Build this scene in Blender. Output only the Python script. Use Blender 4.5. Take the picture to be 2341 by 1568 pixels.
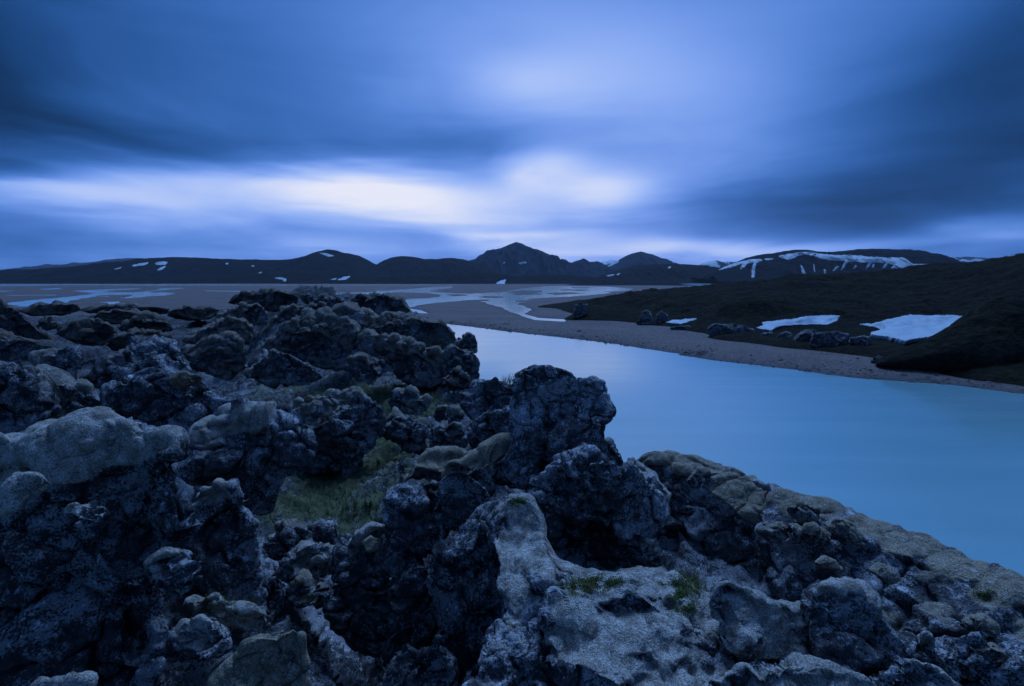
import bpy, math, random
import numpy as np
from mathutils import Vector
from mathutils.bvhtree import BVHTree

for o in list(bpy.data.objects):
    bpy.data.objects.remove(o)
scene = bpy.context.scene
C = scene.collection
R = math.radians

# ------------------------------------------------------------------ camera
EYE = np.array([0.0, 0.0, 15.0])          # 15 m above the river
F = 1170.0                                # focal length, in units of a 2340 wide frame
PITCH = math.atan((784 - 640) / F)
cam_d = bpy.data.cameras.new('camera')
cam_d.sensor_width = 36
cam_d.lens = 18
cam_d.clip_start = 0.05
cam_d.clip_end = 40000
cam = bpy.data.objects.new('camera', cam_d)
cam.location = EYE
cam.rotation_euler = (R(90) - PITCH, 0, 0)
C.objects.link(cam)
scene.camera = cam

# ------------------------------------------------------------------ world: overcast blue-hour sky
SUN_EL, SUN_AZ = R(58), R(12)            # the light behind the cloud, ahead and a little left
world = bpy.data.worlds.new('World')
scene.world = world
world.use_nodes = True
wt = world.node_tree
wt.nodes.clear()

class X:
    """a node socket (or number) with arithmetic"""
    def __init__(s, nt, v): s.nt, s.v = nt, v
    def op(s, o, *a):
        n = s.nt.nodes.new('ShaderNodeMath'); n.operation = o
        for i, q in enumerate((s,) + a):
            q = q.v if isinstance(q, X) else q
            if isinstance(q, (int, float)): n.inputs[i].default_value = q
            else: s.nt.links.new(q, n.inputs[i])
        return X(s.nt, n.outputs[0])
    def __add__(s, o): return s.op('ADD', o)
    def __sub__(s, o): return s.op('SUBTRACT', o)
    def __mul__(s, o): return s.op('MULTIPLY', o)
    def __truediv__(s, o): return s.op('DIVIDE', o)
    __radd__ = __add__; __rmul__ = __mul__
    def exp(s): return s.op('EXPONENT')
    def step(s, a, b, lo=0.0, hi=1.0):
        n = s.nt.nodes.new('ShaderNodeMapRange'); n.interpolation_type = 'SMOOTHSTEP'
        s.nt.links.new(s.v, n.inputs[0])
        for i, q in enumerate((a, b, lo, hi)): n.inputs[i + 1].default_value = q
        return X(s.nt, n.outputs[0])

def vec(nt, x, y, z):
    n = nt.nodes.new('ShaderNodeCombineXYZ')
    for i, q in enumerate((x, y, z)):
        if isinstance(q, X): nt.links.new(q.v, n.inputs[i])
        else: n.inputs[i].default_value = q
    return n.outputs[0]

def noise(nt, v, scale, detail=4, rough=0.5, dist=0.0, typ='FBM'):
    n = nt.nodes.new('ShaderNodeTexNoise'); n.noise_type = typ
    if v is not None: nt.links.new(v, n.inputs['Vector'])
    n.inputs['Scale'].default_value = scale; n.inputs['Detail'].default_value = detail
    n.inputs['Roughness'].default_value = rough; n.inputs['Distortion'].default_value = dist
    return X(nt, n.outputs[0])

def ramp(nt, f, stops, interp='LINEAR'):
    n = nt.nodes.new('ShaderNodeValToRGB'); e = n.color_ramp.elements
    n.color_ramp.interpolation = interp
    while len(e) < len(stops): e.new(0.5)
    for q, (p, c) in zip(e, stops):
        q.position = p; q.color = (c[0], c[1], c[2], 1)
    nt.links.new(f.v if isinstance(f, X) else f, n.inputs[0])
    return n.outputs[0]

def mix(nt, f, a, b, mode='MIX'):
    n = nt.nodes.new('ShaderNodeMix'); n.data_type = 'RGBA'; n.blend_type = mode
    for i, q in ((0, f), (6, a), (7, b)):
        q = q.v if isinstance(q, X) else q
        if isinstance(q, (int, float)): n.inputs[i].default_value = q
        elif isinstance(q, tuple): n.inputs[i].default_value = (*q, 1)
        else: nt.links.new(q, n.inputs[i])
    return n.outputs[2]

def srgb(r, g, b):
    f = lambda c: c / 12.92 if c <= 0.04045 else ((c + 0.055) / 1.055) ** 2.4
    return (f(r / 255), f(g / 255), f(b / 255))

def ray(px, py):
    """direction (Y = 1) seen at a place of the 2340 x 1568 frame"""
    u, v = (px - 1170) / F, (784 - py) / F
    c, s = math.cos(PITCH), math.sin(PITCH)
    y = c + v * s
    return np.array([u / y, 1.0, (-s + v * c) / y])

def azel(px, py):
    d = ray(px, py); d = d / np.linalg.norm(d)
    return math.atan2(d[0], d[1]), math.asin(d[2])

def build_sky():
    nt = wt
    tc = nt.nodes.new('ShaderNodeTexCoord')
    sp = nt.nodes.new('ShaderNodeSeparateXYZ'); nt.links.new(tc.outputs['Generated'], sp.inputs[0])
    dx, dy, dz = (X(nt, q) for q in sp.outputs)
    az0 = dx.op('ARCTAN2', dy)
    el0 = dz.op('ARCSINE')
    # cloud deck as a plane overhead: long wind-drawn streaks running towards the viewer
    h = dz.op('MAXIMUM', 0.0) + 0.10
    streak = noise(nt, vec(nt, dx / h * 1.5, dy / h * 0.16, 0.0), 1.0, 4, 0.5)
    low = noise(nt, vec(nt, az0 * 2.4, el0 * 8.0, 3.0), 1.2, 4, 0.5, 0.7)
    low2 = noise(nt, vec(nt, az0 * 2.0 + 7.0, el0 * 14.0, 1.0), 1.5, 4, 0.5, 0.4)
    az = az0 + (low - 0.5) * 0.16
    el = el0 + (low2 - 0.5) * 0.07 * el0.step(0.15, 0.40, 1.0, 0.3)
    L = (streak - 0.5) * 0.05 + 0.37
    # cloud masses and gaps: place in the frame, half widths (frame units), change of brightness
    masses = [
        (1270, 205, 340, 120, 0.24), (1200, 185, 130, 50, 0.07), (1450, 60, 500, 160, 0.13), (1150, 10, 330, 150, 0.08),
        (870, 424, 190, 46, 0.40), (620, 415, 190, 45, 0.22), (1240, 380, 110, 52, 0.32), (1400, 432, 110, 52, 0.26),
        (1130, 470, 330, 60, 0.26), (330, 400, 200, 36, 0.24), (60, 432, 330, 40, 0.30), (700, 480, 420, 55, 0.22),
        (300, 470, 400, 60, 0.16), (1000, 330, 260, 40, -0.04),
        (0, 375, 330, 36, -0.18), (350, 345, 330, 45, -0.07), (-150, 150, 420, 330, -0.32), (330, 130, 420, 190, -0.06), (1150, 440, 430, 80, 0.12), (1100, 556, 700, 40, 0.18), (1170, 615, 1700, 32, 0.10), (150, 560, 500, 50, 0.06),
        (2000, 470, 330, 78, -0.20), (2330, 300, 330, 230, -0.15), (2000, 250, 260, 200, -0.08), (1680, 470, 150, 70, -0.06),
        (1600, 300, 260, 150, 0.14), (1850, 250, 250, 110, 0.03), (2420, 60, 300, 260, -0.15),
        (1750, 566, 330, 20, 0.26), (2300, 530, 200, 36, 0.20), (1180, 545, 220, 18, 0.20), (1350, 575, 260, 26, 0.18),
        (900, 545, 240, 20, -0.10), (200, 590, 500, 30, -0.03), (750, 565, 150, 22, 0.12), (1500, 540, 180, 20, -0.02),
    ]
    ae = vec(nt, az, el, 0.0)
    for px, py, sx, sy, a in masses:
        a0, e0 = azel(px, py)
        a1, _ = azel(px + sx * 0.5, py); a2, _ = azel(px - sx * 0.5, py)
        _, e1 = azel(px, py + sy * 0.5); _, e2 = azel(px, py - sy * 0.5)
        ka, ke = 1.0 / abs(a1 - a2), 1.0 / abs(e1 - e2)
        m = nt.nodes.new('ShaderNodeVectorMath'); m.operation = 'MULTIPLY_ADD'; nt.links.new(ae, m.inputs[0])
        m.inputs[1].default_value = (ka, ke, 0); m.inputs[2].default_value = (-a0 * ka, -e0 * ke, 0)
        d = nt.nodes.new('ShaderNodeVectorMath'); d.operation = 'DOT_PRODUCT'
        nt.links.new(m.outputs[0], d.inputs[0]); nt.links.new(m.outputs[0], d.inputs[1])
        g = X(nt, math.exp(-1)).op('POWER', X(nt, d.outputs['Value']))
        L = g.op('MULTIPLY_ADD', a, L)
    fade = el0.step(0.10, 0.36, 1.0, 0.12)
    L = L + ((low - 0.5) * 0.40 + (low2 - 0.5) * 0.20) * fade
    col = ramp(nt, L, [(0.0, srgb(7, 30, 62)), (0.14, srgb(17, 58, 108)), (0.30, srgb(42, 94, 168)), (0.46, srgb(82, 132, 218)), (0.62, srgb(132, 170, 248)),
                       (0.80, srgb(180, 204, 254)), (1.0, srgb(244, 244, 254))], 'B_SPLINE')
    sky = nt.nodes.new('ShaderNodeTexSky'); sky.sky_type = 'NISHITA'; sky.sun_disc = False
    sky.sun_elevation = R(2.0); sky.sun_rotation = SUN_AZ; sky.air_density = 1.5; sky.ozone_density = 4
    skyc = mix(nt, 1.0, sky.outputs[0], (0.08, 0.08, 0.08), 'MULTIPLY')
    full = mix(nt, 0.96, skyc, col)                      # nearly unbroken cloud in front of the clear sky
    bg = nt.nodes.new('ShaderNodeBackground'); nt.links.new(full, bg.inputs[0])
    bg.inputs[1].default_value = SKY
    out = nt.nodes.new('ShaderNodeOutputWorld'); nt.links.new(bg.outputs[0], out.inputs[0])

SKY = 0.33
build_sky()
world.cycles.sampling_method = 'MANUAL'
world.cycles.sample_map_resolution = 512

sun_d = bpy.data.lights.new('sun', 'SUN')
sun_d.energy = 1.5
sun_d.angle = R(32)
sun_d.color = (0.25, 0.48, 1.0)   # blue hour
sun = bpy.data.objects.new('sun', sun_d)
sun.location = (0, 0, 200)
sd = Vector((math.sin(SUN_AZ) * math.cos(SUN_EL), math.cos(SUN_AZ) * math.cos(SUN_EL), math.sin(SUN_EL)))
sun.rotation_euler = sd.to_track_quat('Z', 'Y').to_euler()
C.objects.link(sun)

scene.view_settings.view_transform = 'Standard'
scene.view_settings.look = 'None'
scene.view_settings.gamma = 1
scene.view_settings.use_curve_mapping = False
scene.view_settings.exposure = 1.6     # exposed for the dim foreground
scene.render.engine = 'CYCLES'
scene.cycles.use_denoising = True
scene.cycles.denoiser = 'OPENIMAGEDENOISE'
scene.cycles.denoising_input_passes = 'RGB_ALBEDO_NORMAL'
scene.cycles.denoising_prefilter = 'ACCURATE'
scene.cycles.max_bounces = 3
scene.cycles.use_adaptive_sampling = True
scene.cycles.adaptive_threshold = 0.02
scene.cycles.diffuse_bounces = 2
scene.cycles.glossy_bounces = 2
scene.cycles.volume_bounces = 0

# ------------------------------------------------------------------ numeric noise
_rng = np.random.RandomState(11)
PERM = np.concatenate([_rng.permutation(256)] * 3).astype(np.int32)
GR = _rng.normal(size=(256, 3)); GR = (GR / np.linalg.norm(GR, axis=1)[:, None]).astype(np.float32)
CELL = _rng.rand(256, 3).astype(np.float32)

def pn(p):
    """gradient noise, about -0.7 .. 0.7"""
    p = p.astype(np.float32)
    i = np.floor(p).astype(np.int32); f = p - i
    i &= 255
    w = f * f * f * (f * (f * 6 - 15) + 10)
    r = 0
    for a in (0, 1):
        ha = PERM[i[:, 0] + a]; wa = w[:, 0] if a else 1 - w[:, 0]
        for b in (0, 1):
            hb = PERM[(ha + i[:, 1] + b) & 511]; wb = w[:, 1] if b else 1 - w[:, 1]
            for c in (0, 1):
                g = GR[PERM[(hb + i[:, 2] + c) & 511]]
                wc = w[:, 2] if c else 1 - w[:, 2]
                r = r + wa * wb * wc * (g[:, 0] * (f[:, 0] - a) + g[:, 1] * (f[:, 1] - b) + g[:, 2] * (f[:, 2] - c))
    return r

def fbm(p, octaves=4, gain=0.5, lac=2.03, ridged=False):
    s = 0; a = 1.0; q = p
    for k in range(octaves):
        n = pn(q + 17.3 * k)
        s = s + a * (np.abs(n) * 2 - 0.45 if ridged else n)
        a *= gain; q = q * lac
    return s

def worley(p):
    """distance to the nearest and second nearest cell point, and the nearest cell's id"""
    p = p.astype(np.float32)
    i = np.floor(p).astype(np.int32); f = p - i
    d1 = np.full(len(p), 9.0, np.float32); d2 = d1.copy(); cid = np.zeros(len(p), np.int32)
    for a in (-1, 0, 1):
        ha = PERM[(i[:, 0] + a) & 255]
        for b in (-1, 0, 1):
            hb = PERM[(ha + i[:, 1] + b) & 511]
            for c in (-1, 0, 1):
                h = PERM[(hb + i[:, 2] + c) & 511]
                q = CELL[h]
                d = (q[:, 0] + a - f[:, 0]) ** 2 + (q[:, 1] + b - f[:, 1]) ** 2 + (q[:, 2] + c - f[:, 2]) ** 2
                m = d < d1
                d2 = np.where(m, d1, np.minimum(d2, d)); cid = np.where(m, h, cid); d1 = np.where(m, d, d1)
    return np.sqrt(d1), np.sqrt(d2), cid

def sstep(a, b, x):
    t = np.clip((x - a) / (b - a), 0, 1)
    return t * t * (3 - 2 * t)

def tps(pts, vals, lam=1e-3):
    """thin-plate surface through scattered points"""
    P = np.asarray(pts, float); n = len(P)
    def U(r2): return 0.5 * r2 * np.log(r2 + 1e-12)
    K = U(((P[:, None] - P[None]) ** 2).sum(2)) + lam * np.eye(n)
    A = np.zeros((n + 3, n + 3)); A[:n, :n] = K; A[:n, n] = 1; A[:n, n + 1:] = P
    A[n, :n] = 1; A[n + 1:, :n] = P.T
    w = np.linalg.solve(A, np.concatenate([vals, np.zeros(3)]))
    def f(q):
        r = np.full(len(q), w[n]) + q @ w[n + 1:]
        for k in range(n):
            r += w[k] * U(((q - P[k]) ** 2).sum(1))
        return r
    return f

def poly_sd(q, poly):
    """signed distance to a closed outline, negative inside"""
    q = np.asarray(q, np.float64); P = np.asarray(poly, float); n = len(P)
    best = np.full(len(q), 1e18); ins = np.zeros(len(q), bool)
    for k in range(n):
        a, b = P[k], P[(k + 1) % n]
        e = b - a; w = q - a
        t = np.clip((w @ e) / max(e @ e, 1e-12), 0, 1)
        d = ((w - t[:, None] * e) ** 2).sum(1)
        best = np.minimum(best, d)
        c = (a[1] <= q[:, 1]) != (b[1] <= q[:, 1])
        if abs(b[1] - a[1]) > 1e-12:
            ins ^= c & (q[:, 0] < (b[0] - a[0]) * (q[:, 1] - a[1]) / (b[1] - a[1]) + a[0])
    d = np.sqrt(best)
    return np.where(ins, -d, d)

def line_sd(q, pts):
    """distance to an open line, positive on its right hand side going along it"""
    best = np.full(len(q), 1e18); sg = np.ones(len(q))
    for a, b in zip(np.asarray(pts, float)[:-1], np.asarray(pts, float)[1:]):
        e = b - a; w = q - a
        t = np.clip((w @ e) / (e @ e), 0, 1)
        d = ((w - t[:, None] * e) ** 2).sum(1)
        m = d < best
        best = np.where(m, d, best); sg = np.where(m, np.sign(e[1] * w[:, 0] - e[0] * w[:, 1]), sg)
    return np.sqrt(best) * sg

# ------------------------------------------------------------------ mesh helpers
def vnormals(v, f):
    a, b, c = v[f[:, 0]], v[f[:, 1]], v[f[:, 2]]
    n = np.cross(b - a, c - a)
    if f.shape[1] == 4:
        n = np.cross(c - a, v[f[:, 3]] - b)
    out = np.zeros_like(v)
    for k in range(3):
        for j in range(f.shape[1]):
            out[:, k] += np.bincount(f[:, j], n[:, k], len(v))
    return out / (np.linalg.norm(out, axis=1)[:, None] + 1e-20)

def mesh_obj(name, v, f, mat, cover=None, parent=None, origin=None, normals=None, smooth=True):
    """link one mesh object; vertices are given in world coordinates"""
    v = np.asarray(v, np.float64)
    if origin is None: origin = np.zeros(3)
    me = bpy.data.meshes.new(name)
    k = f.shape[1]
    me.vertices.add(len(v)); me.vertices.foreach_set('co', (v - origin).astype(np.float32).ravel())
    me.loops.add(f.size); me.loops.foreach_set('vertex_index', f.astype(np.int32).ravel())
    me.polygons.add(len(f)); me.polygons.foreach_set('loop_start', np.arange(0, f.size, k, dtype=np.int32))
    me.polygons.foreach_set('use_smooth', np.full(len(f), smooth))
    if cover is not None:
        at = me.attributes.new('cover', 'FLOAT_COLOR', 'POINT')
        c = np.ones((len(v), 4), np.float32); c[:, :cover.shape[1]] = cover
        at.data.foreach_set('color', c.ravel())
    me.update(calc_edges=True)
    me.validate()
    if normals is not None:
        me.normals_split_custom_set_from_vertices(normals.astype(np.float32))
    me.materials.append(mat)
    o = bpy.data.objects.new(name, me)
    C.objects.link(o)
    if parent is not None:
        o.parent = parent
        o.location = Vector(origin) - parent.location
    else:
        o.location = origin
    return o

def tag(o, label=None, cat=None, group=None, kind=None):
    for k, q in (('label', label), ('category', cat), ('group', group), ('kind', kind)):
        if q: o[k] = q
    return o

def grid_faces(nu, nv):
    i = np.arange(nu * nv).reshape(nu, nv)
    return np.stack([i[:-1, :-1], i[1:, :-1], i[1:, 1:], i[:-1, 1:]], -1).reshape(-1, 4)

def subset(f, keep, n):
    g = f[keep]
    used = np.zeros(n, bool); used[g.ravel()] = True
    idx = np.cumsum(used) - 1
    return used, idx[g]

def px_ground(px, py, z=0.0):
    d = ray(px, py)
    return (EYE + d * ((z - EYE[2]) / d[2]))[:2]

def at(px, py, depth):
    return EYE + ray(px, py) * depth

# the photograph was traced from enlarged views; each returns 2340-frame places
def Z1(p): return [(x / 2.779, y / 2.779 + 524.2) for x, y in p]
def Z2(p): return [(x / 2.779 + 748.8, y / 2.779 + 524.2) for x, y in p]
def Z3(p): return [(x / 2.779 + 1497.6, y / 2.779 + 524.2) for x, y in p]
def Z4(p): return [(x / 2.162, y / 2.162 + 842.4) for x, y in p]
def Z5(p): return [(x / 2.031 + 561.6, y / 2.031 + 795.6) for x, y in p]
def Z6(p): return [(x / 2.274 + 1310.4, y / 2.274 + 936.0) for x, y in p]
def ZP(p): return list(p)
# ------------------------------------------------------------------ materials
def new_mat(name):
    m = bpy.data.materials.new(name); m.use_nodes = True
    nt = m.node_tree; nt.nodes.clear()
    out = nt.nodes.new('ShaderNodeOutputMaterial')
    b = nt.nodes.new('ShaderNodeBsdfPrincipled')
    nt.links.new(b.outputs[0], out.inputs[0])
    tc = nt.nodes.new('ShaderNodeTexCoord')
    return m, nt, b, tc.outputs['Object'], out

def bump(nt, b, height, dist, strength=1.0, prev=None):
    n = nt.nodes.new('ShaderNodeBump'); n.inputs['Strength'].default_value = strength
    n.inputs['Distance'].default_value = dist
    nt.links.new(height.v if isinstance(height, X) else height, n.inputs['Height'])
    if prev is not None: nt.links.new(prev, n.inputs['Normal'])
    nt.links.new(n.outputs[0], b.inputs['Normal'])
    return n.outputs[0]

def voro(nt, v, scale, feature='F1', rnd=1.0):
    n = nt.nodes.new('ShaderNodeTexVoronoi'); n.feature = feature
    nt.links.new(v, n.inputs['Vector']); n.inputs['Scale'].default_value = scale
    n.inputs['Randomness'].default_value = rnd
    return n

def lava_mat(name, s, rock_a, rock_b, lichen_amt, moss_a, moss_b):
    """lava rock with lichen, woolly moss and green moss; s: scale of the detail (1 = seen from 4 m).
    cover.R is where moss grows, cover.G where it is green, cover.B how brown it is"""
    m, nt, b, v, out = new_mat(name)
    at_ = nt.nodes.new('ShaderNodeAttribute'); at_.attribute_name = 'cover'
    sp = nt.nodes.new('ShaderNodeSeparateColor'); nt.links.new(at_.outputs['Color'], sp.inputs[0])
    moss, green, brown = (X(nt, q) for q in sp.outputs)
    n_big = noise(nt, v, 1.6 / s, 3, 0.6)
    n_mid = noise(nt, v, 9.0 / s, 5, 0.65)
    n_fine = noise(nt, v, 55.0 / s, 3, 0.7)
    tips = noise(nt, v, 95.0 / s, 3, 0.75)
    rock = mix(nt, n_mid.step(0.3, 0.7), rock_a, rock_b)
    # crusty grey lichen film, broken up at two scales
    film = (n_fine + (n_mid - 0.5) * 0.9 + (n_big - 0.5) * 1.3).step(0.47, 0.60)
    rock = mix(nt, film * 0.9 * lichen_amt, rock, (0.31, 0.30, 0.30))
    rock = mix(nt, n_fine.step(0.46, 0.34), rock, (0.012, 0.012, 0.014))
    # lichen: round pale spots of several sizes, gathered in patches
    wv = nt.nodes.new('ShaderNodeVectorMath'); wv.operation = 'ADD'
    nw = nt.nodes.new('ShaderNodeTexNoise'); nw.inputs['Scale'].default_value = 26 / s; nw.inputs['Detail'].default_value = 2
    nt.links.new(v, nw.inputs['Vector'])
    sc = nt.nodes.new('ShaderNodeVectorMath'); sc.operation = 'SCALE'; sc.inputs['Scale'].default_value = 0.06 * s
    nt.links.new(nw.outputs['Color'], sc.inputs[0])
    nt.links.new(v, wv.inputs[0]); nt.links.new(sc.outputs[0], wv.inputs[1])
    lich = None
    for scale, r0, keep in ((8.0, 0.42, 0.70), (27.0, 0.48, 0.62)):
        vo = voro(nt, wv.outputs[0], scale / s)
        spc = nt.nodes.new('ShaderNodeSeparateColor'); nt.links.new(vo.outputs['Color'], spc.inputs[0])
        on = (X(nt, spc.outputs[0]) + (n_big - 0.5) * 0.7).step(keep, keep + 0.02)
        size = X(nt, spc.outputs[1]) * r0
        spot = (size - X(nt, vo.outputs['Distance'])).step(0.0, 0.06) * on
        lich = spot if lich is None else lich.op('MAXIMUM', spot)
    lich = lich * (n_big + (n_mid - 0.5) * 0.6).step(0.36, 0.54) * lichen_amt
    lcol = mix(nt, n_fine.step(0.3, 0.7), (0.24, 0.24, 0.25), (0.66, 0.66, 0.67))
    rock = mix(nt, lich, rock, lcol)
    # woolly moss: light tips over dark gaps
    mcol = mix(nt, (n_big + (brown - 0.5) * 0.8).step(0.35, 0.7), moss_a, moss_b)
    mcol = mix(nt, n_mid.step(0.36, 0.66) * 0.75, mcol, tuple(c * 0.42 for c in moss_b))
    mcol = mix(nt, tips.step(0.38, 0.60, 0.70, 0.0), mcol, (0.02, 0.018, 0.012))
    mcol = mix(nt, lich * 0.5, mcol, lcol)
    gcol = mix(nt, tips.step(0.30, 0.65), (0.050, 0.064, 0.026), (0.135, 0.150, 0.070))
    gcol = mix(nt, n_mid.step(0.45, 0.7) * 0.6, gcol, (0.11, 0.095, 0.035))
    gmask = (green + (n_mid - 0.5) * 1.3 + (n_fine - 0.5) * 0.5).step(0.42, 0.60)
    mmask = (moss + (n_fine - 0.5) * 0.9 + (n_mid - 0.5) * 0.8).step(0.28, 0.72)
    col = mix(nt, mmask, rock, mcol)
    col = mix(nt, gmask, col, gcol)
    nt.links.new(col, b.inputs['Base Color'])
    b.inputs['Roughness'].default_value = 0.95
    b.inputs['Specular IOR Level'].default_value = 0.15
    hgt = n_mid * 1.2 + n_fine * 0.7 + lich * 0.2 + tips * 0.30
    bump(nt, b, hgt, 0.055 * s, 0.9)
    return m

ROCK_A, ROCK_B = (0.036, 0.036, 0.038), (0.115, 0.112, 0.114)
MOSS_A, MOSS_B = (0.54, 0.49, 0.43), (0.38, 0.31, 0.215)
M_NEAR = lava_mat('near_lava', 0.8, ROCK_A, ROCK_B, 1.0, MOSS_A, MOSS_B)
M_MID = lava_mat('gully_lava', 1.3, ROCK_A, ROCK_B, 0.9, (0.36, 0.33, 0.28), (0.26, 0.195, 0.12))
M_RIDGE = lava_mat('ridge_lava', 2.0, ROCK_A, (0.080, 0.076, 0.076), 0.6, (0.29, 0.245, 0.20), (0.22, 0.155, 0.105))
M_FIELD = lava_mat('field_lava', 4.0, ROCK_A, (0.05, 0.047, 0.045), 0.2, (0.215, 0.175, 0.14), (0.165, 0.115, 0.078))

M_DARK = lava_mat('shaded_bare_lava', 0.8, (0.020, 0.020, 0.021), (0.062, 0.060, 0.061), 0.62, MOSS_A, MOSS_B)  # darker copy with less lichen; shade of overhangs and clefts put into its colour
M_CRAG = lava_mat('shore_crag', 5.0, (0.045, 0.045, 0.048), (0.12, 0.115, 0.115), 0.5, (0.06, 0.055, 0.03), (0.05, 0.045, 0.025))

def gravel_mat():
    m, nt, b, v, out = new_mat('gravel')
    n1 = noise(nt, v, 0.06, 5, 0.65); n2 = noise(nt, v, 1.6, 5, 0.75); n3 = noise(nt, v, 0.6, 3, 0.6)
    col = mix(nt, n1.step(0.35, 0.65), (0.042, 0.029, 0.025), (0.070, 0.049, 0.042))
    col = mix(nt, n2.step(0.42, 0.66) * 0.75, col, (0.165, 0.115, 0.098))
    col = mix(nt, n3.step(0.5, 0.75) * 0.4, col, (0.07, 0.055, 0.055))
    at_ = nt.nodes.new('ShaderNodeAttribute'); at_.attribute_name = 'cover'
    sp = nt.nodes.new('ShaderNodeSeparateColor'); nt.links.new(at_.outputs['Color'], sp.inputs[0])
    wet = X(nt, sp.outputs[0])
    col = mix(nt, wet, col, (0.035, 0.030, 0.030))
    nt.links.new(col, b.inputs['Base Color'])
    b.inputs['Roughness'].default_value = 0.9
    b.inputs['Specular IOR Level'].default_value = 0.2
    bump(nt, b, n2 + n3, 0.25, 0.8)
    return m
M_GRAVEL = gravel_mat()

def water_mat():
    """milky glacial melt water, smoothed by the long exposure"""
    m, nt, b, v, out = new_mat('glacial_water')
    mp = nt.nodes.new('ShaderNodeMapping'); nt.links.new(v, mp.inputs[0])
    mp.inputs['Rotation'].default_value = (0, 0, R(38)); mp.inputs['Scale'].default_value = (0.035, 0.22, 1)
    n1 = noise(nt, mp.outputs[0], 1.0, 4, 0.55)
    n2 = noise(nt, v, 0.02, 2, 0.5)
    col = mix(nt, n1.step(0.3, 0.7), (0.13, 0.235, 0.245), (0.145, 0.255, 0.265))
    nt.links.new(col, b.inputs['Base Color'])
    b.inputs['IOR'].default_value = 1.7
    r = (n1.step(0.3, 0.7) * 0.05 + 0.10)
    nt.links.new(r.v, b.inputs['Roughness'])
    bump(nt, b, n1 + n2, 0.12, 0.2)
    return m
M_WATER = water_mat()

def hill_mat(name, a, bcol, c, s):
    m, nt, b, v, out = new_mat(name)
    n1 = noise(nt, v, 1.0 / (180 * s), 6, 0.6); n2 = noise(nt, v, 1.0 / (25 * s), 5, 0.65)
    col = mix(nt, n1.step(0.35, 0.65), a, bcol)
    col = mix(nt, n2.step(0.45, 0.7) * 0.6, col, c)
    nt.links.new(col, b.inputs['Base Color']); b.inputs['Roughness'].default_value = 1.0
    b.inputs['Specular IOR Level'].default_value = 0.05
    bump(nt, b, n2, 8 * s, 1.0)
    return m
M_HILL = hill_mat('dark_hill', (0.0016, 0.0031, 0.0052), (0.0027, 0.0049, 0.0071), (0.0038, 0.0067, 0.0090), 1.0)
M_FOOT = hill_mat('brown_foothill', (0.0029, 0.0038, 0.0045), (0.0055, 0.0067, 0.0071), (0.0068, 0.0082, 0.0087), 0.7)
M_PEAK = hill_mat('hazed_peak', (0.0037, 0.0095, 0.0181), (0.0055, 0.0140, 0.0258), (0.0077, 0.0193, 0.0348), 1.0)  # blue of the distant haze is mixed into these rock colours
def bank_mat():
    m, nt, b, v, out = new_mat('bank_turf')
    n1 = noise(nt, v, 1 / 9.0, 5, 0.6); n2 = noise(nt, v, 1 / 1.3, 5, 0.7); n3 = noise(nt, v, 1 / 28.0, 3, 0.5)
    col = mix(nt, n1.step(0.35, 0.65), (0.0022, 0.0022, 0.0015), (0.0066, 0.0062, 0.0033))
    col = mix(nt, n2.step(0.42, 0.66) * 0.8, col, (0.0211, 0.0167, 0.0081))
    g = nt.nodes.new('ShaderNodeNewGeometry'); sp = nt.nodes.new('ShaderNodeSeparateXYZ'); nt.links.new(g.outputs['Normal'], sp.inputs[0])
    steep = (X(nt, sp.outputs[2]) + (n2 - 0.5) * 0.5 + (n3 - 0.5) * 0.6).step(0.70, 0.56)
    col = mix(nt, steep * 0.7, col, mix(nt, n2.step(0.35, 0.65), (0.0174, 0.0149, 0.0124), (0.0360, 0.0291, 0.0236)))
    nt.links.new(col, b.inputs['Base Color']); b.inputs['Roughness'].default_value = 1.0
    b.inputs['Specular IOR Level'].default_value = 0.05
    bump(nt, b, n2 + n1 * 2.0, 0.8, 1.0)
    return m
M_BANK = bank_mat()

def snow_mat():
    m, nt, b, v, out = new_mat('old_snow')
    n1 = noise(nt, v, 0.35, 5, 0.6); n2 = noise(nt, v, 1.7, 3, 0.6)
    mp = nt.nodes.new('ShaderNodeMapping'); nt.links.new(v, mp.inputs[0]); mp.inputs['Scale'].default_value = (0.25, 2.2, 2.2)
    n3 = noise(nt, mp.outputs[0], 1.0, 3, 0.6)
    col = mix(nt, n1.step(0.3, 0.7), (0.17, 0.21, 0.24), (0.24, 0.285, 0.31))
    col = mix(nt, n3.step(0.5, 0.75) * 0.45, col, (0.11, 0.135, 0.15))
    nt.links.new(col, b.inputs['Base Color']); b.inputs['Roughness'].default_value = 0.7
    bump(nt, b, n2 + n3, 0.15, 0.7)
    return m
M_SNOW = snow_mat()

def leaf_mat(name, cols, s):
    m, nt, b, v, out = new_mat(name)
    n1 = noise(nt, v, 3.0 * s, 3, 0.6); n2 = noise(nt, v, 40.0 * s, 2, 0.6)
    col = mix(nt, n1.step(0.35, 0.65), cols[0], cols[1])
    col = mix(nt, n2.step(0.45, 0.7), col, cols[2])
    nt.links.new(col, b.inputs['Base Color']); b.inputs['Roughness'].default_value = 0.8
    b.inputs['Specular IOR Level'].default_value = 0.1
    return m
M_GRASS = leaf_mat('grass', ((0.075, 0.090, 0.045), (0.12, 0.11, 0.075), (0.19, 0.165, 0.125)), 0.5)
M_SPRIG = leaf_mat('green_moss', ((0.050, 0.085, 0.018), (0.085, 0.080, 0.025), (0.10, 0.14, 0.03)), 2.0)
M_DRY = leaf_mat('dry_grass', ((0.26, 0.22, 0.15), (0.34, 0.29, 0.20), (0.20, 0.17, 0.10)), 2.0)
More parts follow.
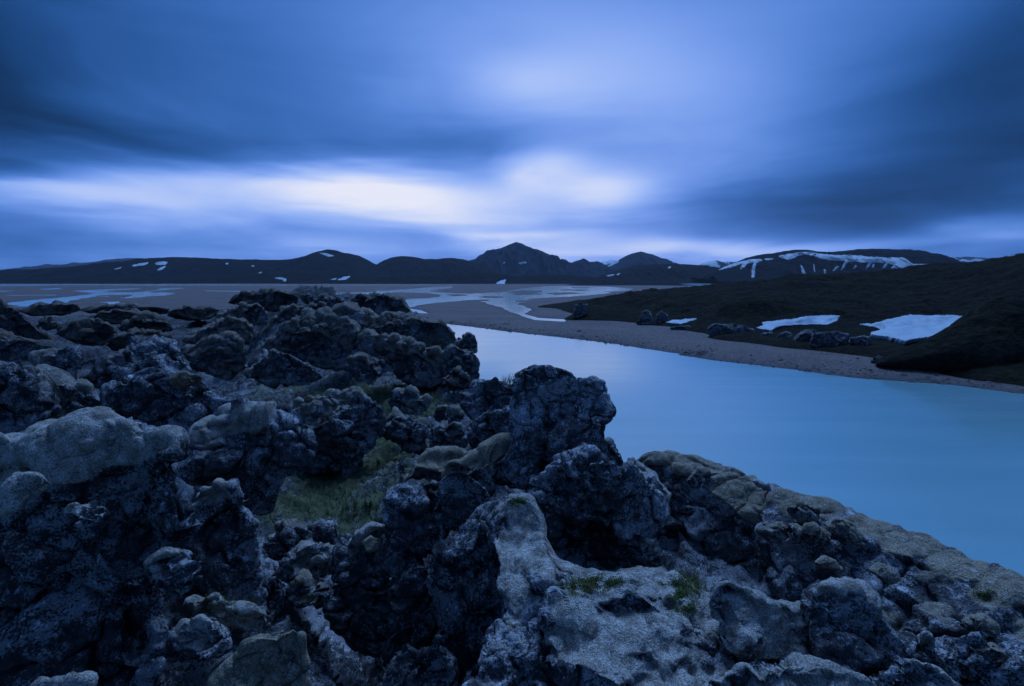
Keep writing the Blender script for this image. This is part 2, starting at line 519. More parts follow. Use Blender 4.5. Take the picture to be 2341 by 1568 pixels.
# ------------------------------------------------------------------ the plain and its water
WATER = [
    # left braids
    Z1([(50, 465), (190, 450), (420, 430), (560, 413), (600, 404), (450, 393), (560, 385), (880, 374), (900, 378), (700, 390),
        (660, 399), (860, 400), (1000, 388), (1010, 377), (1150, 369), (1160, 376), (1050, 385), (930, 399), (1130, 404),
        (1080, 417), (900, 431), (770, 440), (860, 415), (640, 420), (470, 450), (330, 480), (190, 490), (60, 480)]),
    Z1([(-600, 337), (0, 338), (300, 341), (700, 346), (1000, 344), (1200, 340), (1250, 347), (1600, 350), (2341, 352), (2900, 352),
        (2900, 356), (2341, 356), (1600, 357), (900, 358), (500, 355), (0, 361), (-600, 362)]),
    Z1([(260, 380), (390, 372), (380, 380), (280, 385)]), Z1([(80, 417), (360, 416), (350, 421), (90, 421)]),
    Z1([(1300, 388), (1550, 391), (1750, 389), (1540, 397), (1310, 393)]), Z1([(-300, 395), (60, 390), (50, 396), (-300, 402)]),
    # the wide braided reach and the arm that comes back to the bar
    Z2([(-250, 415), (0, 405), (300, 397), (590, 372), (700, 365), (800, 362), (780, 375), (680, 382), (640, 395), (900, 410), (1100, 400),
        (1200, 380), (1420, 358), (1800, 365), (1950, 378), (1900, 392), (1750, 395), (1800, 403), (1650, 420), (1450, 432),
        (1320, 440), (1220, 447), (1200, 455), (1210, 468), (1260, 490), (1300, 513), (1260, 535), (1340, 563), (1505, 572),
        (1505, 587), (1330, 576), (1220, 549), (1150, 520), (1080, 490), (1020, 478), (1000, 447), (880, 450), (740, 462),
        (620, 475), (540, 492), (530, 498), (600, 515), (655, 533), (620, 537), (560, 530), (500, 515), (300, 500), (300, 470),
        (480, 448), (700, 432), (720, 415), (640, 405), (440, 400), (200, 435), (0, 444), (-250, 448)]),
    # small lake under the far hills
    ZP([(1525, 646), (1560, 642), (1640, 642), (1720, 642), (1720, 648), (1640, 653), (1560, 655)]),
]
BARS = [Z2([(1140, 397), (1230, 388), (1350, 390), (1355, 414), (1190, 419)]), Z2([(740, 415), (860, 412), (900, 420), (800, 425)]),
        Z2([(1480, 382), (1660, 384), (1600, 391), (1500, 390)]), Z2([(1000, 425), (1120, 428), (1060, 436), (960, 433)]),
        Z2([(1380, 405), (1560, 400), (1620, 408), (1450, 416)]), Z2([(820, 390), (960, 384), (1000, 390), (900, 397)]),
        Z2([(1560, 368), (1700, 370), (1650, 376), (1540, 374)])]
bank = Z2([(735, 597), (850, 610), (1000, 630), (1150, 648), (1300, 665), (1480, 685), (1650, 706), (1850, 730), (2000, 753), (2200, 783), (2341, 805)]) \
    + Z3([(150, 795), (400, 835), (650, 862), (900, 892), (1100, 922), (1300, 946), (1600, 966), (1900, 990), (2341, 1045), (2900, 1110)])
RIVER = [tuple(px_ground(*p)) for p in bank] + [(120, 20), (110, -20), (30, -20), (14, -4), (4, 6), (2, 14), (-2, 30), (-10, 60), (-16, 105)]
WPOLY = [[tuple(px_ground(*p)) for p in w] for w in WATER] + [RIVER]
BPOLY = [[tuple(px_ground(*p)) for p in w] for w in BARS]

def plain():
    na, nr = 860, 360
    az = np.linspace(R(-58), R(58), na)
    r = np.exp(np.linspace(math.log(14), math.log(9000), nr))
    A, D = np.meshgrid(az, r, indexing='ij')
    q = np.stack([np.sin(A) * D, np.cos(A) * D], -1).reshape(-1, 2)
    rr = D.ravel()
    p3 = np.concatenate([q, np.zeros((len(q), 1))], 1)
    sdw = np.full(len(q), 1e9)
    for w in WPOLY:
        w = np.asarray(w); pad = 60
        m = (q[:, 0] > w[:, 0].min() - pad) & (q[:, 0] < w[:, 0].max() + pad) & (q[:, 1] > w[:, 1].min() - pad) & (q[:, 1] < w[:, 1].max() + pad)
        if m.any(): sdw[m] = np.minimum(sdw[m], poly_sd(q[m], w))
    for w in BPOLY:
        w = np.asarray(w); pad = 40
        m = (q[:, 0] > w[:, 0].min() - pad) & (q[:, 0] < w[:, 0].max() + pad) & (q[:, 1] > w[:, 1].min() - pad) & (q[:, 1] < w[:, 1].max() + pad)
        sdw[m] = np.maximum(sdw[m], -poly_sd(q[m], w))
    wob = fbm(p3 / 30.0, 4) * np.minimum(rr * 0.012, 6) + fbm(p3 / 4.0, 3) * 0.5
    s = sdw + wob * sstep(60, 140, rr) + fbm(p3 / 2.0, 3) * 0.25
    z = np.where(s > 0, 0.75 * (1 - np.exp(-np.clip(s, 0, 1e6) / (5.0 + rr * 0.01))), np.clip(s * 0.12, -1.5, 0)) + 0.03
    z += sstep(0, 12, s) * fbm(p3 / 22.0, 3) * 0.25
    # fine braids far out, where the plain is cut by hundreds of threads of water
    thread = np.abs(pn(np.stack([q[:, 0] / 260.0, q[:, 1] / 75.0, np.zeros(len(q))], 1)))
    z = np.where((rr > 330) & (rr < 2300) & (thread < 0.022) & (q[:, 0] < 160), -0.2, z)
    wet = np.exp(-np.clip(s, 0, 1e6) / 2.2) * 0.9 + 0.35 * sstep(0.05, 0.35, fbm(p3 / 18.0 * np.array([0.5, 1, 1]), 3))
    fc = grid_faces(na, nr)[:, ::-1]
    o = mesh_obj('gravel_plain', np.concatenate([q, z[:, None]], 1), fc, M_GRAVEL, np.stack([wet, wet, wet], 1))
    tag(o, 'grey brown gravel flats cut by braided river channels', kind='structure')
plain()

v = np.array([[-9000, -200, 0], [9000, -200, 0], [9000, 9000, 0], [-9000, 9000, 0]], float)
tag(mesh_obj('river', v, np.array([[0, 1, 2, 3]]), M_WATER), 'milky blue glacial river smooth from a long exposure', kind='structure')

def shore_stones():
    rs = np.random.RandomState(8)
    L = np.array([px_ground(*p) for p in bank]); V, Fc, base = [], [], 0
    octa = np.array([[1, 0, 0], [-1, 0, 0], [0, 1, 0], [0, -1, 0], [0, 0, 1], [0, 0, -1]], float)
    tri = np.array([[0, 2, 4], [2, 1, 4], [1, 3, 4], [3, 0, 4], [2, 0, 5], [1, 2, 5], [3, 1, 5], [0, 3, 5]])
    seg = np.linalg.norm(np.diff(L, axis=0), axis=1); cum = np.concatenate([[0], np.cumsum(seg)])
    for k in range(2200):
        t = rs.uniform(0, cum[-1]); i = min(np.searchsorted(cum, t) - 1, len(seg) - 1); i = max(i, 0)
        p = L[i] + (L[i + 1] - L[i]) * (t - cum[i]) / seg[i]
        e = (L[i + 1] - L[i]) / seg[i]; nrm = np.array([-e[1], e[0]])
        if nrm[1] < 0: nrm = -nrm
        s = rs.exponential(4.0) - 0.4
        q = p + nrm * s; r = 0.05 + 0.10 * rs.exponential(1.0)
        z = 0.75 * (1 - math.exp(-max(s, 0) / 6.0)) + 0.02
        v = octa * rs.uniform(0.6, 1.3, (6, 1)) * r * np.array([1.2, 1.0, 0.6]) + np.array([q[0], q[1], z])
        V.append(v); Fc.append(tri + base); base += 6
    o = mesh_obj('shore_stones', np.concatenate(V), np.concatenate(Fc), M_GRAVEL, np.zeros((base, 3)), smooth=False)
    tag(o, 'small stones strewn along the gravel shore', kind='stuff')
shore_stones()

# ------------------------------------------------------------------ far hills
def on_surface(bvh, px, py):
    d = Vector(ray(px, py)).normalized()
    return bvh.ray_cast(Vector(EYE), d)

def snow_on(bvh, parent, outline, thick, step=3.0, lift=0.3):
    """a patch of snow lying on a slope: the outline is seen from the viewpoint, the sheet follows the ground"""
    P = np.array(outline); x0, y0 = P.min(0) - step; x1, y1 = P.max(0) + step
    nu, nv = int((x1 - x0) / step) + 3, int((y1 - y0) / step * 1.6) + 4
    gx, gy = np.meshgrid(np.linspace(x0, x1, nu), np.linspace(y0, y1, nv), indexing='ij')
    q = np.stack([gx.ravel(), gy.ravel()], 1)
    s = poly_sd(q, P) + pn(np.concatenate([q / 9.0, np.zeros((len(q), 1))], 1)) * step * 1.1
    pos = np.zeros((len(q), 3)); ok = np.zeros(len(q), bool)
    for k in range(len(q)):
        if s[k] > step * 1.3: continue
        h = on_surface(bvh, *q[k])
        if h[0] is not None:
            nn = h[1] if h[1].z > 0 else -h[1]
            e = thick * (lift + min(1.0, max(-1.2, -s[k] / (step * 1.6))))
            pos[k] = np.array(h[0]) + np.array(nn) * e * 0.5 + np.array([0, 0, e * 0.7]); ok[k] = True
    f = grid_faces(nu, nv)
    keep = ok[f].all(1)
    if not keep.any(): return
    d = np.linalg.norm(pos - EYE, axis=1)
    jump = d[f].max(1) - d[f].min(1)
    keep &= jump < np.median(jump[keep]) * 6 + 1e-6
    used, g = subset(f, keep, len(q))
    g = g[:, ::-1]
    return mesh_obj('snow_patch', pos[used], g, M_SNOW, parent=parent)

def hill(name, label, crest, D, w, mat, gully=0.10, seed=0, rough=1.0, snow=(), snow_t=3.0, nx=300, nt=70, ztop=None):
    cr = np.array([at(px, py, D) for px, py in crest])
    xs = np.linspace(cr[0, 0], cr[-1, 0], nx)
    h = np.interp(xs, cr[:, 0], cr[:, 2])
    ker = np.exp(-np.linspace(-2, 2, 7) ** 2); ker /= ker.sum()
    h = np.convolve(np.pad(h, 3, mode='edge'), ker, 'valid')
    ends = sstep(0, 0.05, (xs - xs[0]) / (xs[-1] - xs[0])) * sstep(0, 0.05, (xs[-1] - xs) / (xs[-1] - xs[0]))
    t = np.concatenate([np.linspace(0, 1, nt), 1 + np.linspace(0.04, 0.7, 14)])
    H, T = np.meshgrid(h, t, indexing='ij')
    Xg, _ = np.meshgrid(xs, t, indexing='ij'); En, _ = np.meshgrid(ends, t, indexing='ij')
    s = np.where(T <= 1, T ** 1.15 * (1.25 - 0.25 * T), 1 - (T - 1) * 1.2)
    hm = h.max()
    p3 = np.stack([Xg.ravel() / (hm * 0.55), T.ravel() * w / (hm * 2.2), np.full(Xg.size, seed * 3.7)], 1)
    gl = fbm(p3, 5, 0.55, ridged=True).reshape(H.shape)
    lump = fbm(np.stack([Xg.ravel() / (hm * 2.0), T.ravel() * 2.0, np.full(Xg.size, seed * 1.3 + 9)], 1), 4).reshape(H.shape)
    bell = np.clip(4 * s * (1 - s), 0, 1) * (T <= 1)
    Z = H * s - gl * gully * 1.5 * hm * bell + lump * 0.35 * hm * bell * np.clip(H / hm, 0.2, 1)
    cre = fbm(np.stack([Xg.ravel() / (hm * 0.25), np.zeros(Xg.size), np.full(Xg.size, seed + 2.0)], 1), 4).reshape(H.shape)
    Z += cre * hm * 0.035 * rough * np.clip(s, 0, 1)
    Z = np.where(Z < -3, -3, Z)
    Yg = D - w + T * w + lump * 0.15 * w * bell
    V = np.stack([Xg, Yg, Z], -1).reshape(-1, 3)
    f = grid_faces(nx, len(t))
    org = np.array([xs.mean(), D, 0.0])
    o = mesh_obj(name, V, f, mat, origin=org)
    tag(o, label, kind='structure')
    if snow:
        bvh = BVHTree.FromPolygons([Vector(q) for q in V], [tuple(int(i) for i in q) for q in f])
        for sn in snow:
            snow_on(bvh, o, sn, snow_t, 2.0 if len(sn) > 4 else 1.2)
    return o

def far_hills():
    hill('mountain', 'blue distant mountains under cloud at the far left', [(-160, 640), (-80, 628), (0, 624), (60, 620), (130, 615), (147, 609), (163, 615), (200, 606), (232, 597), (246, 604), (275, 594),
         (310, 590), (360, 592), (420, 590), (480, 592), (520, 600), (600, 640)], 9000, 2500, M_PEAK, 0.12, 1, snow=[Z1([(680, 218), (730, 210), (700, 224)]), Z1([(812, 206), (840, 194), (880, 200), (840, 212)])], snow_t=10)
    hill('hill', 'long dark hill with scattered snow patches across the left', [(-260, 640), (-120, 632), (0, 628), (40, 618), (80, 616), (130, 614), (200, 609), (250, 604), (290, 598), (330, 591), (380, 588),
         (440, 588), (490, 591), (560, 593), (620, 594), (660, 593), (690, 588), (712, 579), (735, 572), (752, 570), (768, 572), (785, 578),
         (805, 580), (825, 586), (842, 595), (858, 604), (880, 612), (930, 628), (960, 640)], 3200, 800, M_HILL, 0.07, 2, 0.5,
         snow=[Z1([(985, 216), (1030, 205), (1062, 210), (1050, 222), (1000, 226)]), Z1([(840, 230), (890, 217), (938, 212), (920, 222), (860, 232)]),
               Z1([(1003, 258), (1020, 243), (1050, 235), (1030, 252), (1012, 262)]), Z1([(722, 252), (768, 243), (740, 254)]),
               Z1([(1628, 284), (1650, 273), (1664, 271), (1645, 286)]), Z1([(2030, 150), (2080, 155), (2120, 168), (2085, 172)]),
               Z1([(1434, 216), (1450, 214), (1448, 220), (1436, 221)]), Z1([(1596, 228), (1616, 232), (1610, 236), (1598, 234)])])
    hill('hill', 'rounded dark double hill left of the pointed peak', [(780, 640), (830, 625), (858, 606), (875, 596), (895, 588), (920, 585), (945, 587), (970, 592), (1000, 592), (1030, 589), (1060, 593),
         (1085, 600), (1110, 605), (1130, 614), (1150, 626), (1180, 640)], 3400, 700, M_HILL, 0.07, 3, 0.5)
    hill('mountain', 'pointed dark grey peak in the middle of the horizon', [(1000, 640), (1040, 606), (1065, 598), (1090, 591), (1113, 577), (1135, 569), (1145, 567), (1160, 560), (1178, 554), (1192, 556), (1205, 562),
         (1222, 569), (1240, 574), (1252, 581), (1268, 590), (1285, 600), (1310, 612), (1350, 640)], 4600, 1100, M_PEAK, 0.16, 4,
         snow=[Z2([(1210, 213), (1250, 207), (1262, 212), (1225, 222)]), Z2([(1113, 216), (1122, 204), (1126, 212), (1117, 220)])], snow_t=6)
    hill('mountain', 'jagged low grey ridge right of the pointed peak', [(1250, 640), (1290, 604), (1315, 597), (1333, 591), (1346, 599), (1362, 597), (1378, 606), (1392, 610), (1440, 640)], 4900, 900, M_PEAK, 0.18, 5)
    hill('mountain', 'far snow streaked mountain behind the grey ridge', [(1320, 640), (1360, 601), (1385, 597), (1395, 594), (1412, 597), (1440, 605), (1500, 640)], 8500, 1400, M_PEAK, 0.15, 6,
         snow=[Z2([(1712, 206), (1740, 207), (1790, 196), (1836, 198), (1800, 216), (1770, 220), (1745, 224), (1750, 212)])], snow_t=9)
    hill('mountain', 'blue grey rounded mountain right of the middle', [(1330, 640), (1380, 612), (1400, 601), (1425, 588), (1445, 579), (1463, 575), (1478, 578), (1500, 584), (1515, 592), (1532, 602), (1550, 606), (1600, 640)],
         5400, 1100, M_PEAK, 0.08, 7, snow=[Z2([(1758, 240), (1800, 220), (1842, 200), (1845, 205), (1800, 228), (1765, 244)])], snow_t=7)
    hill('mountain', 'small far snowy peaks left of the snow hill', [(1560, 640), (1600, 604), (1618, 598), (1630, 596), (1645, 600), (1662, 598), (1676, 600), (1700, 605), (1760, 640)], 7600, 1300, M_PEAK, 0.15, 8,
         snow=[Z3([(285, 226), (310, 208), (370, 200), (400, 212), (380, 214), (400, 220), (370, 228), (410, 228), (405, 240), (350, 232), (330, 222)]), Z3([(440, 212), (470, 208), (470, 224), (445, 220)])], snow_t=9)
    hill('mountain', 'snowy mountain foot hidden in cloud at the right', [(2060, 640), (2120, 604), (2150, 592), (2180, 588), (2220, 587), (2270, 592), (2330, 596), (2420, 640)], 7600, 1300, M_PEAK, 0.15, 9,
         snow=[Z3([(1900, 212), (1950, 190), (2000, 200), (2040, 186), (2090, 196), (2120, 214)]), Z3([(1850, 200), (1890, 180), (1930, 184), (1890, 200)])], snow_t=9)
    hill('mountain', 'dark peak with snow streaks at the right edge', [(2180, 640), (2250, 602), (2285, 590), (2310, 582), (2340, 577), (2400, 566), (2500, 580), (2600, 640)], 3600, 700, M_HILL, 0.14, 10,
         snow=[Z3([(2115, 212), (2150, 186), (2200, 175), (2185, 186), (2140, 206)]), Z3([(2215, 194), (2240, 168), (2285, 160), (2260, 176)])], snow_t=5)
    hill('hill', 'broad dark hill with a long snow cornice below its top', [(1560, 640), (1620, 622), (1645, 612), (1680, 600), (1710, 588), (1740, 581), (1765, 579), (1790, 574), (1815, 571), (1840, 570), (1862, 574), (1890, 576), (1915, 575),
         (1940, 572), (1965, 569), (2000, 569), (2030, 570), (2060, 575), (2090, 580), (2115, 587), (2140, 598), (2165, 606), (2230, 620), (2300, 640)],
         2600, 650, M_HILL, 0.13, 11, 0.5, nx=420, nt=90,
         snow=[Z3([(785, 170), (850, 158), (920, 148), (990, 146), (1060, 158), (1150, 166), (1240, 165), (1330, 172), (1430, 180), (1520, 182), (1580, 182), (1610, 205), (1640, 224),
                   (1720, 222), (1810, 231), (1700, 238), (1560, 246), (1500, 244), (1520, 228), (1470, 212), (1390, 208), (1280, 206), (1200, 200), (1120, 194), (1050, 184), (1000, 162),
                   (930, 158), (880, 176), (850, 194), (820, 186)]),
               Z3([(408, 256), (450, 236), (520, 212), (600, 194), (660, 190), (680, 198), (640, 210), (632, 250), (628, 300), (614, 308), (612, 260), (625, 212), (590, 210), (560, 240), (542, 250), (555, 212), (480, 238)]),
               Z3([(694, 190), (722, 186), (748, 188), (720, 195)]), Z3([(922, 220), (934, 240), (952, 280), (944, 292), (932, 270)]),
               Z3([(1005, 215), (1010, 240), (1014, 270), (1006, 262)]), Z3([(1070, 254), (1082, 258), (1080, 278), (1072, 276)]),
               Z3([(1128, 262), (1150, 236), (1168, 234), (1146, 258)]), Z3([(1180, 258), (1200, 210), (1222, 204), (1200, 240)]),
               Z3([(1256, 250), (1270, 230), (1280, 232), (1266, 250)]), Z3([(1335, 252), (1352, 220), (1375, 206), (1360, 236)]),
               Z3([(1376, 240), (1384, 222), (1394, 224), (1386, 242)]), Z3([(1440, 246), (1460, 220), (1480, 214), (1466, 240)])], snow_t=4)
    hill('hill', 'low brown hill before the small lake', [(1330, 640), (1370, 630), (1400, 621), (1430, 612), (1455, 606), (1490, 604), (1530, 603), (1570, 604), (1610, 607), (1650, 613), (1690, 622), (1740, 640)], 2900, 500, M_FOOT, 0.12, 12, 0.6,
         snow=[Z2([(1770, 296), (1800, 288), (1822, 288), (1795, 298)]), Z2([(1833, 288), (1845, 280), (1856, 281), (1843, 291)]), Z2([(2160, 244), (2175, 236), (2180, 240), (2168, 249)])])
    hill('foothill', 'low brown foothills along the left edge of the plain', [(-300, 650), (-150, 640), (0, 638), (100, 635), (200, 634), (300, 630), (400, 633), (520, 628), (600, 624), (680, 617), (760, 620), (850, 628), (920, 634), (1000, 652)], 2450, 420, M_FOOT, 0.10, 13, 0.6,
         snow=[Z1([(1750, 310), (1790, 308), (1815, 316), (1816, 328), (1800, 330), (1796, 318)]), Z1([(2148, 320), (2180, 304), (2222, 300), (2200, 314), (2170, 322)]), Z1([(2100, 320), (2135, 312), (2130, 318)])])
    hill('foothill', 'low brown foothills below the pointed peak', [(700, 652), (800, 640), (900, 630), (980, 625), (1060, 622), (1120, 624), (1180, 630), (1240, 626), (1300, 628), (1360, 634), (1440, 642), (1520, 652)], 2250, 380, M_FOOT, 0.10, 14, 0.6,
         snow=[Z2([(1073, 342), (1095, 328), (1130, 321), (1120, 334), (1122, 344), (1100, 348)])])
    hill('foothill', 'flat brown spit of land left of the small lake', [(1240, 660), (1300, 650), (1400, 646), (1480, 645), (1540, 648), (1600, 660)], 1500, 160, M_FOOT, 0.08, 15, 0.6, nx=160, nt=40)
far_hills()

# ------------------------------------------------------------------ right bank: hillside, near mound, snowfields, rocks
BANK_PTS = [  # place in the frame, distance
    (1225, 702, 0, 0.6), (1290, 712, 0, 0.8), (1325, 729, 0, 0.9), (1400, 732, 0, 1.0), (1480, 742, 0, 1.0), (1560, 752, 0, 1.2), (1620, 768, 0, 1.2), (1780, 790, 0, 1.2), (1900, 800, 0, 1.3), (2010, 812, 0, 1.4),
    (2180, 848, 0, 1.2), (2340, 868, 0, 1.2), (2600, 910, 0, 1.2),
]
def bank_hill():
    P, V = [], []
    def add(px, py, d):
        q = at(px, py, d); P.append(q[:2]); V.append(q[2])
    for px, py, _, z in BANK_PTS:
        q = px_ground(px, py, z); P.append(q); V.append(z - 0.5)
        P.append(q * 0.93); V.append(-2.5)
    for c in [(1330, 690, 275), (1400, 674, 285), (1500, 664, 265), (1600, 652, 250), (1700, 641, 240), (1800, 632, 232), (1900, 625, 225), (2020, 616, 215), (2140, 607, 205), (2250, 592, 196), (2340, 577, 185), (2500, 560, 170),
              (1420, 700, 200), (1520, 700, 180), (1640, 700, 158), (1760, 690, 150), (1350, 700, 198), (1340, 692, 222), (1900, 690, 168), (2050, 690, 160), (2200, 680, 150), (2330, 640, 150),
              (1560, 738, 158), (1740, 742, 138), (1850, 730, 142), (2000, 745, 130), (2100, 735, 132), (2200, 730, 128), (1950, 778, 116), (2060, 775, 112)]:
        add(*c)
    for c in [(1330, 690, 275), (1500, 664, 265), (1700, 641, 240), (1900, 625, 225), (2140, 607, 205), (2340, 577, 185), (2600, 560, 165)]:
        q = at(c[0], c[1], c[2]); P.append(q[:2] * 1.3); V.append(q[2] - 5); P.append(q[:2] * 1.8); V.append(-3)
    f = tps(np.array(P) / 100.0, np.array(V), 1e-4)
    na, nr = 420, 330
    az = np.linspace(R(1.5), R(62), na); r = np.linspace(0, 1, nr)
    A, T = np.meshgrid(az, r, indexing='ij')
    D = 78 * np.exp(T * math.log(470 / 78.0))
    q = np.stack([np.sin(A) * D, np.cos(A) * D], -1).reshape(-1, 2)
    z = f(q / 100.0)
    p3 = np.concatenate([q, np.zeros((len(q), 1))], 1)
    up = sstep(1.0, 6.0, z)
    z = z + up * (fbm(p3 / 24.0, 5, 0.55, ridged=True) * 2.0 + fbm(p3 / 5.0, 4, 0.6) * 0.55) + fbm(p3 / 3.0, 3) * 0.12
    z = np.minimum(z, 40)
    fc = grid_faces(na, nr)[:, ::-1]
    V3 = np.concatenate([q, z[:, None]], 1)
    o = mesh_obj('bank_hillside', V3, fc, M_BANK)
    tag(o, 'dark turf covered hillside above the gravel bank', kind='structure')
    return o, BVHTree.FromPolygons([Vector(k) for k in V3], [tuple(int(i) for i in k) for k in fc])
BANK, BANK_BVH = bank_hill()

def snowfield(label, outline, lift, edge, level=None):
    """old snow bank: a thick wedge lying in a hollow, its top nearly level, its front edge undercut"""
    P = np.array(outline); step = 2.0
    x0, y0 = P.min(0) - 2; x1, y1 = P.max(0) + 2
    nu, nv = int((x1 - x0) / step) + 2, int((y1 - y0) / 1.2) + 2
    gx, gy = np.meshgrid(np.linspace(x0, x1, nu), np.linspace(y0, y1, nv), indexing='ij')
    q = np.stack([gx.ravel(), gy.ravel()], 1)
    s = poly_sd(q, P) + pn(np.concatenate([q / 14.0, np.zeros((len(q), 1))], 1)) * 2.6 + pn(np.concatenate([q / 4.0, np.ones((len(q), 1))], 1)) * 1.4
    base = np.zeros((len(q), 3)); ok = np.zeros(len(q), bool)
    for k in range(len(q)):
        if s[k] > 2.5: continue
        h = on_surface(BANK_BVH, *q[k])
        if h[0] is not None: base[k] = h[0]; ok[k] = True
    f = grid_faces(nu, nv)
    keep = ok[f].all(1) & (s[f].mean(1) < 0.5)
    used, g = subset(f, keep, len(q))
    b = base[used]; ss = s[used]
    p3 = b / 2.5
    front = sstep(0.45, 0.8, (q[used][:, 1] - y0) / (y1 - y0))
    th = lift * (front + (1 - front) * (0.12 + 0.88 * sstep(0, 9, -ss))) + fbm(p3, 3) * 0.16 - 0.10
    toward = (EYE - b); toward /= np.linalg.norm(toward, axis=1)[:, None]
    top = b + np.array([0, 0, 1.0]) * th[:, None] + toward * 0.2
    bot = b - np.array([0, 0, 0.4]) + np.array([0, 1.0, 0]) * edge
    n = len(b)
    V = np.concatenate([top, bot]); faces = [g, g[:, ::-1] + n]
    e = {}
    for a in g:
        for i in range(4):
            k = (int(a[i]), int(a[(i + 1) % 4])); e[k] = e.get(k, 0) + 1
    side = [(j, i, i + n, j + n) for (i, j) in e if (j, i) not in e]
    F_ = np.concatenate([g, g[:, ::-1] + n, np.array(side)])
    org = np.array([b[:, 0].mean(), b[:, 1].mean(), b[:, 2].min()])
    o = mesh_obj('snowfield', V, F_[:, ::-1], M_SNOW, origin=org)
    tag(o, label, 'snow', 'old snow banks on the far shore')
    return o
SNOWS = [
    ('small thin snow bank at the foot of the hillside, leftmost of three', Z3([(66, 592), (100, 576), (170, 567), (262, 568), (215, 588), (160, 606), (100, 602)]), 0.45),
    ('long narrow snow bank behind the shore rocks, middle of three', Z3([(640, 634), (690, 612), (676, 590), (780, 578), (880, 570), (960, 550), (1060, 547), (1172, 547), (1160, 580), (1100, 604), (1000, 602), (900, 606), (800, 620), (735, 654), (680, 646)]), 0.6),
    ('largest snow bank with a blue undercut edge beside the dark mound', Z3([(1300, 604), (1390, 598), (1480, 572), (1610, 546), (1800, 546), (2016, 551), (2040, 610), (1950, 660), (1800, 690), (1700, 712), (1580, 734), (1480, 706), (1372, 690), (1370, 660), (1440, 640), (1410, 622)]), 0.95),
]
for lb, ol, th in SNOWS:
    snowfield(lb, ol, th, 0.6)

# ------------------------------------------------------------------ rock builder
_cs = {}
def cube_sphere(n):
    if n in _cs: return _cs[n]
    g = np.linspace(-1, 1, n + 1); g = np.tan(g * math.pi / 4)
    a, b = np.meshgrid(g, g, indexing='ij'); a = a.ravel(); b = b.ravel(); o = np.ones_like(a)
    sides = [np.stack(k, 1) for k in ((o, a, b), (-o, -a, b), (-a, o, b), (a, -o, b), (-b, a, o), (b, a, -o))]
    V = np.concatenate(sides); f0 = grid_faces(n + 1, n + 1)
    Fc = np.concatenate([f0 + k * len(a) for k in range(6)])
    key = np.round(V * 1e5).astype(np.int64)
    _, first, inv = np.unique(key, axis=0, return_index=True, return_inverse=True)
    V = V[first]; Fc = inv.ravel()[Fc]
    V /= np.linalg.norm(V, axis=1)[:, None]
    c = V[Fc].mean(1); nn = np.cross(V[Fc[:, 2]] - V[Fc[:, 0]], V[Fc[:, 3]] - V[Fc[:, 1]])
    flip = (nn * c).sum(1) < 0
    Fc[flip] = Fc[flip][:, ::-1]
    _cs[n] = (V, Fc)
    return _cs[n]

def relief(p, moss, s, edge, rough, pillow, seed, stage):
    """height of the surface detail: clinker and cracks on bare rock, cushions where moss grows.
    stage 0: the lumps one could sit on; stage 1: the fine clinker"""
    q = p + seed * 7.31
    d = np.zeros(len(p))
    bare = 1 - moss
    if stage == 0:
        lam, amp = 0.75 * s, 0.085 * s
        for k in range(2):
            if lam > edge * 2.2:
                n = np.abs(pn(q / lam)) * 2.2
                d += rough * amp * ((n - 0.5) if k == 0 else moss * (n - 0.5) + bare * (0.55 - n))
            lam *= 0.5; amp *= 0.55
        lam = 0.42 * s                                   # blocks parted by cracks
        if lam > edge * 3:
            w = q / lam * np.array([1, 1, 1.3]) + 0.45 * np.stack([pn(q / lam * 1.7), pn(q / lam * 1.7 + 31), pn(q / lam * 1.7 + 67)], 1)
            f1, f2, cid = worley(w)
            d += rough * bare * (0.10 * s * (CELL[cid, 0] - 0.5) * sstep(0, 0.12, f2 - f1) - 0.10 * s * np.exp(-((f2 - f1) / 0.07) ** 2))
        for lam, a in ((0.44 * s, 0.16 * s), (0.19 * s, 0.065 * s)):
            if lam > edge * 3 and pillow > 0:
                w = q / lam + 0.5 * np.stack([pn(q / lam), pn(q / lam + 31), pn(q / lam + 67)], 1)
                f1, f2, cid = worley(w)
                dome = 0.45 - (1 - np.clip((f2 - f1) / 0.60, 0, 1)) ** 2
                d += pillow * moss * a * dome * (0.35 + CELL[cid, 2])
    else:
        lam, amp = 0.16 * s, 0.026 * s
        while lam > edge * 2.0 and lam > 0.012:
            n = pn(q / lam)
            d += rough * amp * (0.5 - np.abs(n) * 2.2) * (0.45 + 0.55 * bare)
            lam *= 0.5; amp *= 0.58
        for lam, a in ((0.13 * s, 0.034 * s), (0.055 * s, 0.018 * s)):   # nodules of clinker
            if lam > edge * 2.6:
                f1, f2, cid = worley(q / lam + 0.4 * pn(q / lam * 0.8)[:, None])
                d += rough * bare * a * (np.clip(0.8 - f1, 0, 1) * (0.2 + 1.2 * CELL[cid, 1]) - 0.25)
    return d

AREA = [0]
GREEN = []
def keep_green(V, N, gr, mo, dist, front):
    m = (gr > 0.32) & (front > -0.2) & (N[:, 2] > 0.05)
    if dist < 6.5 and m.any(): GREEN.append((V[m], N[m], gr[m]))

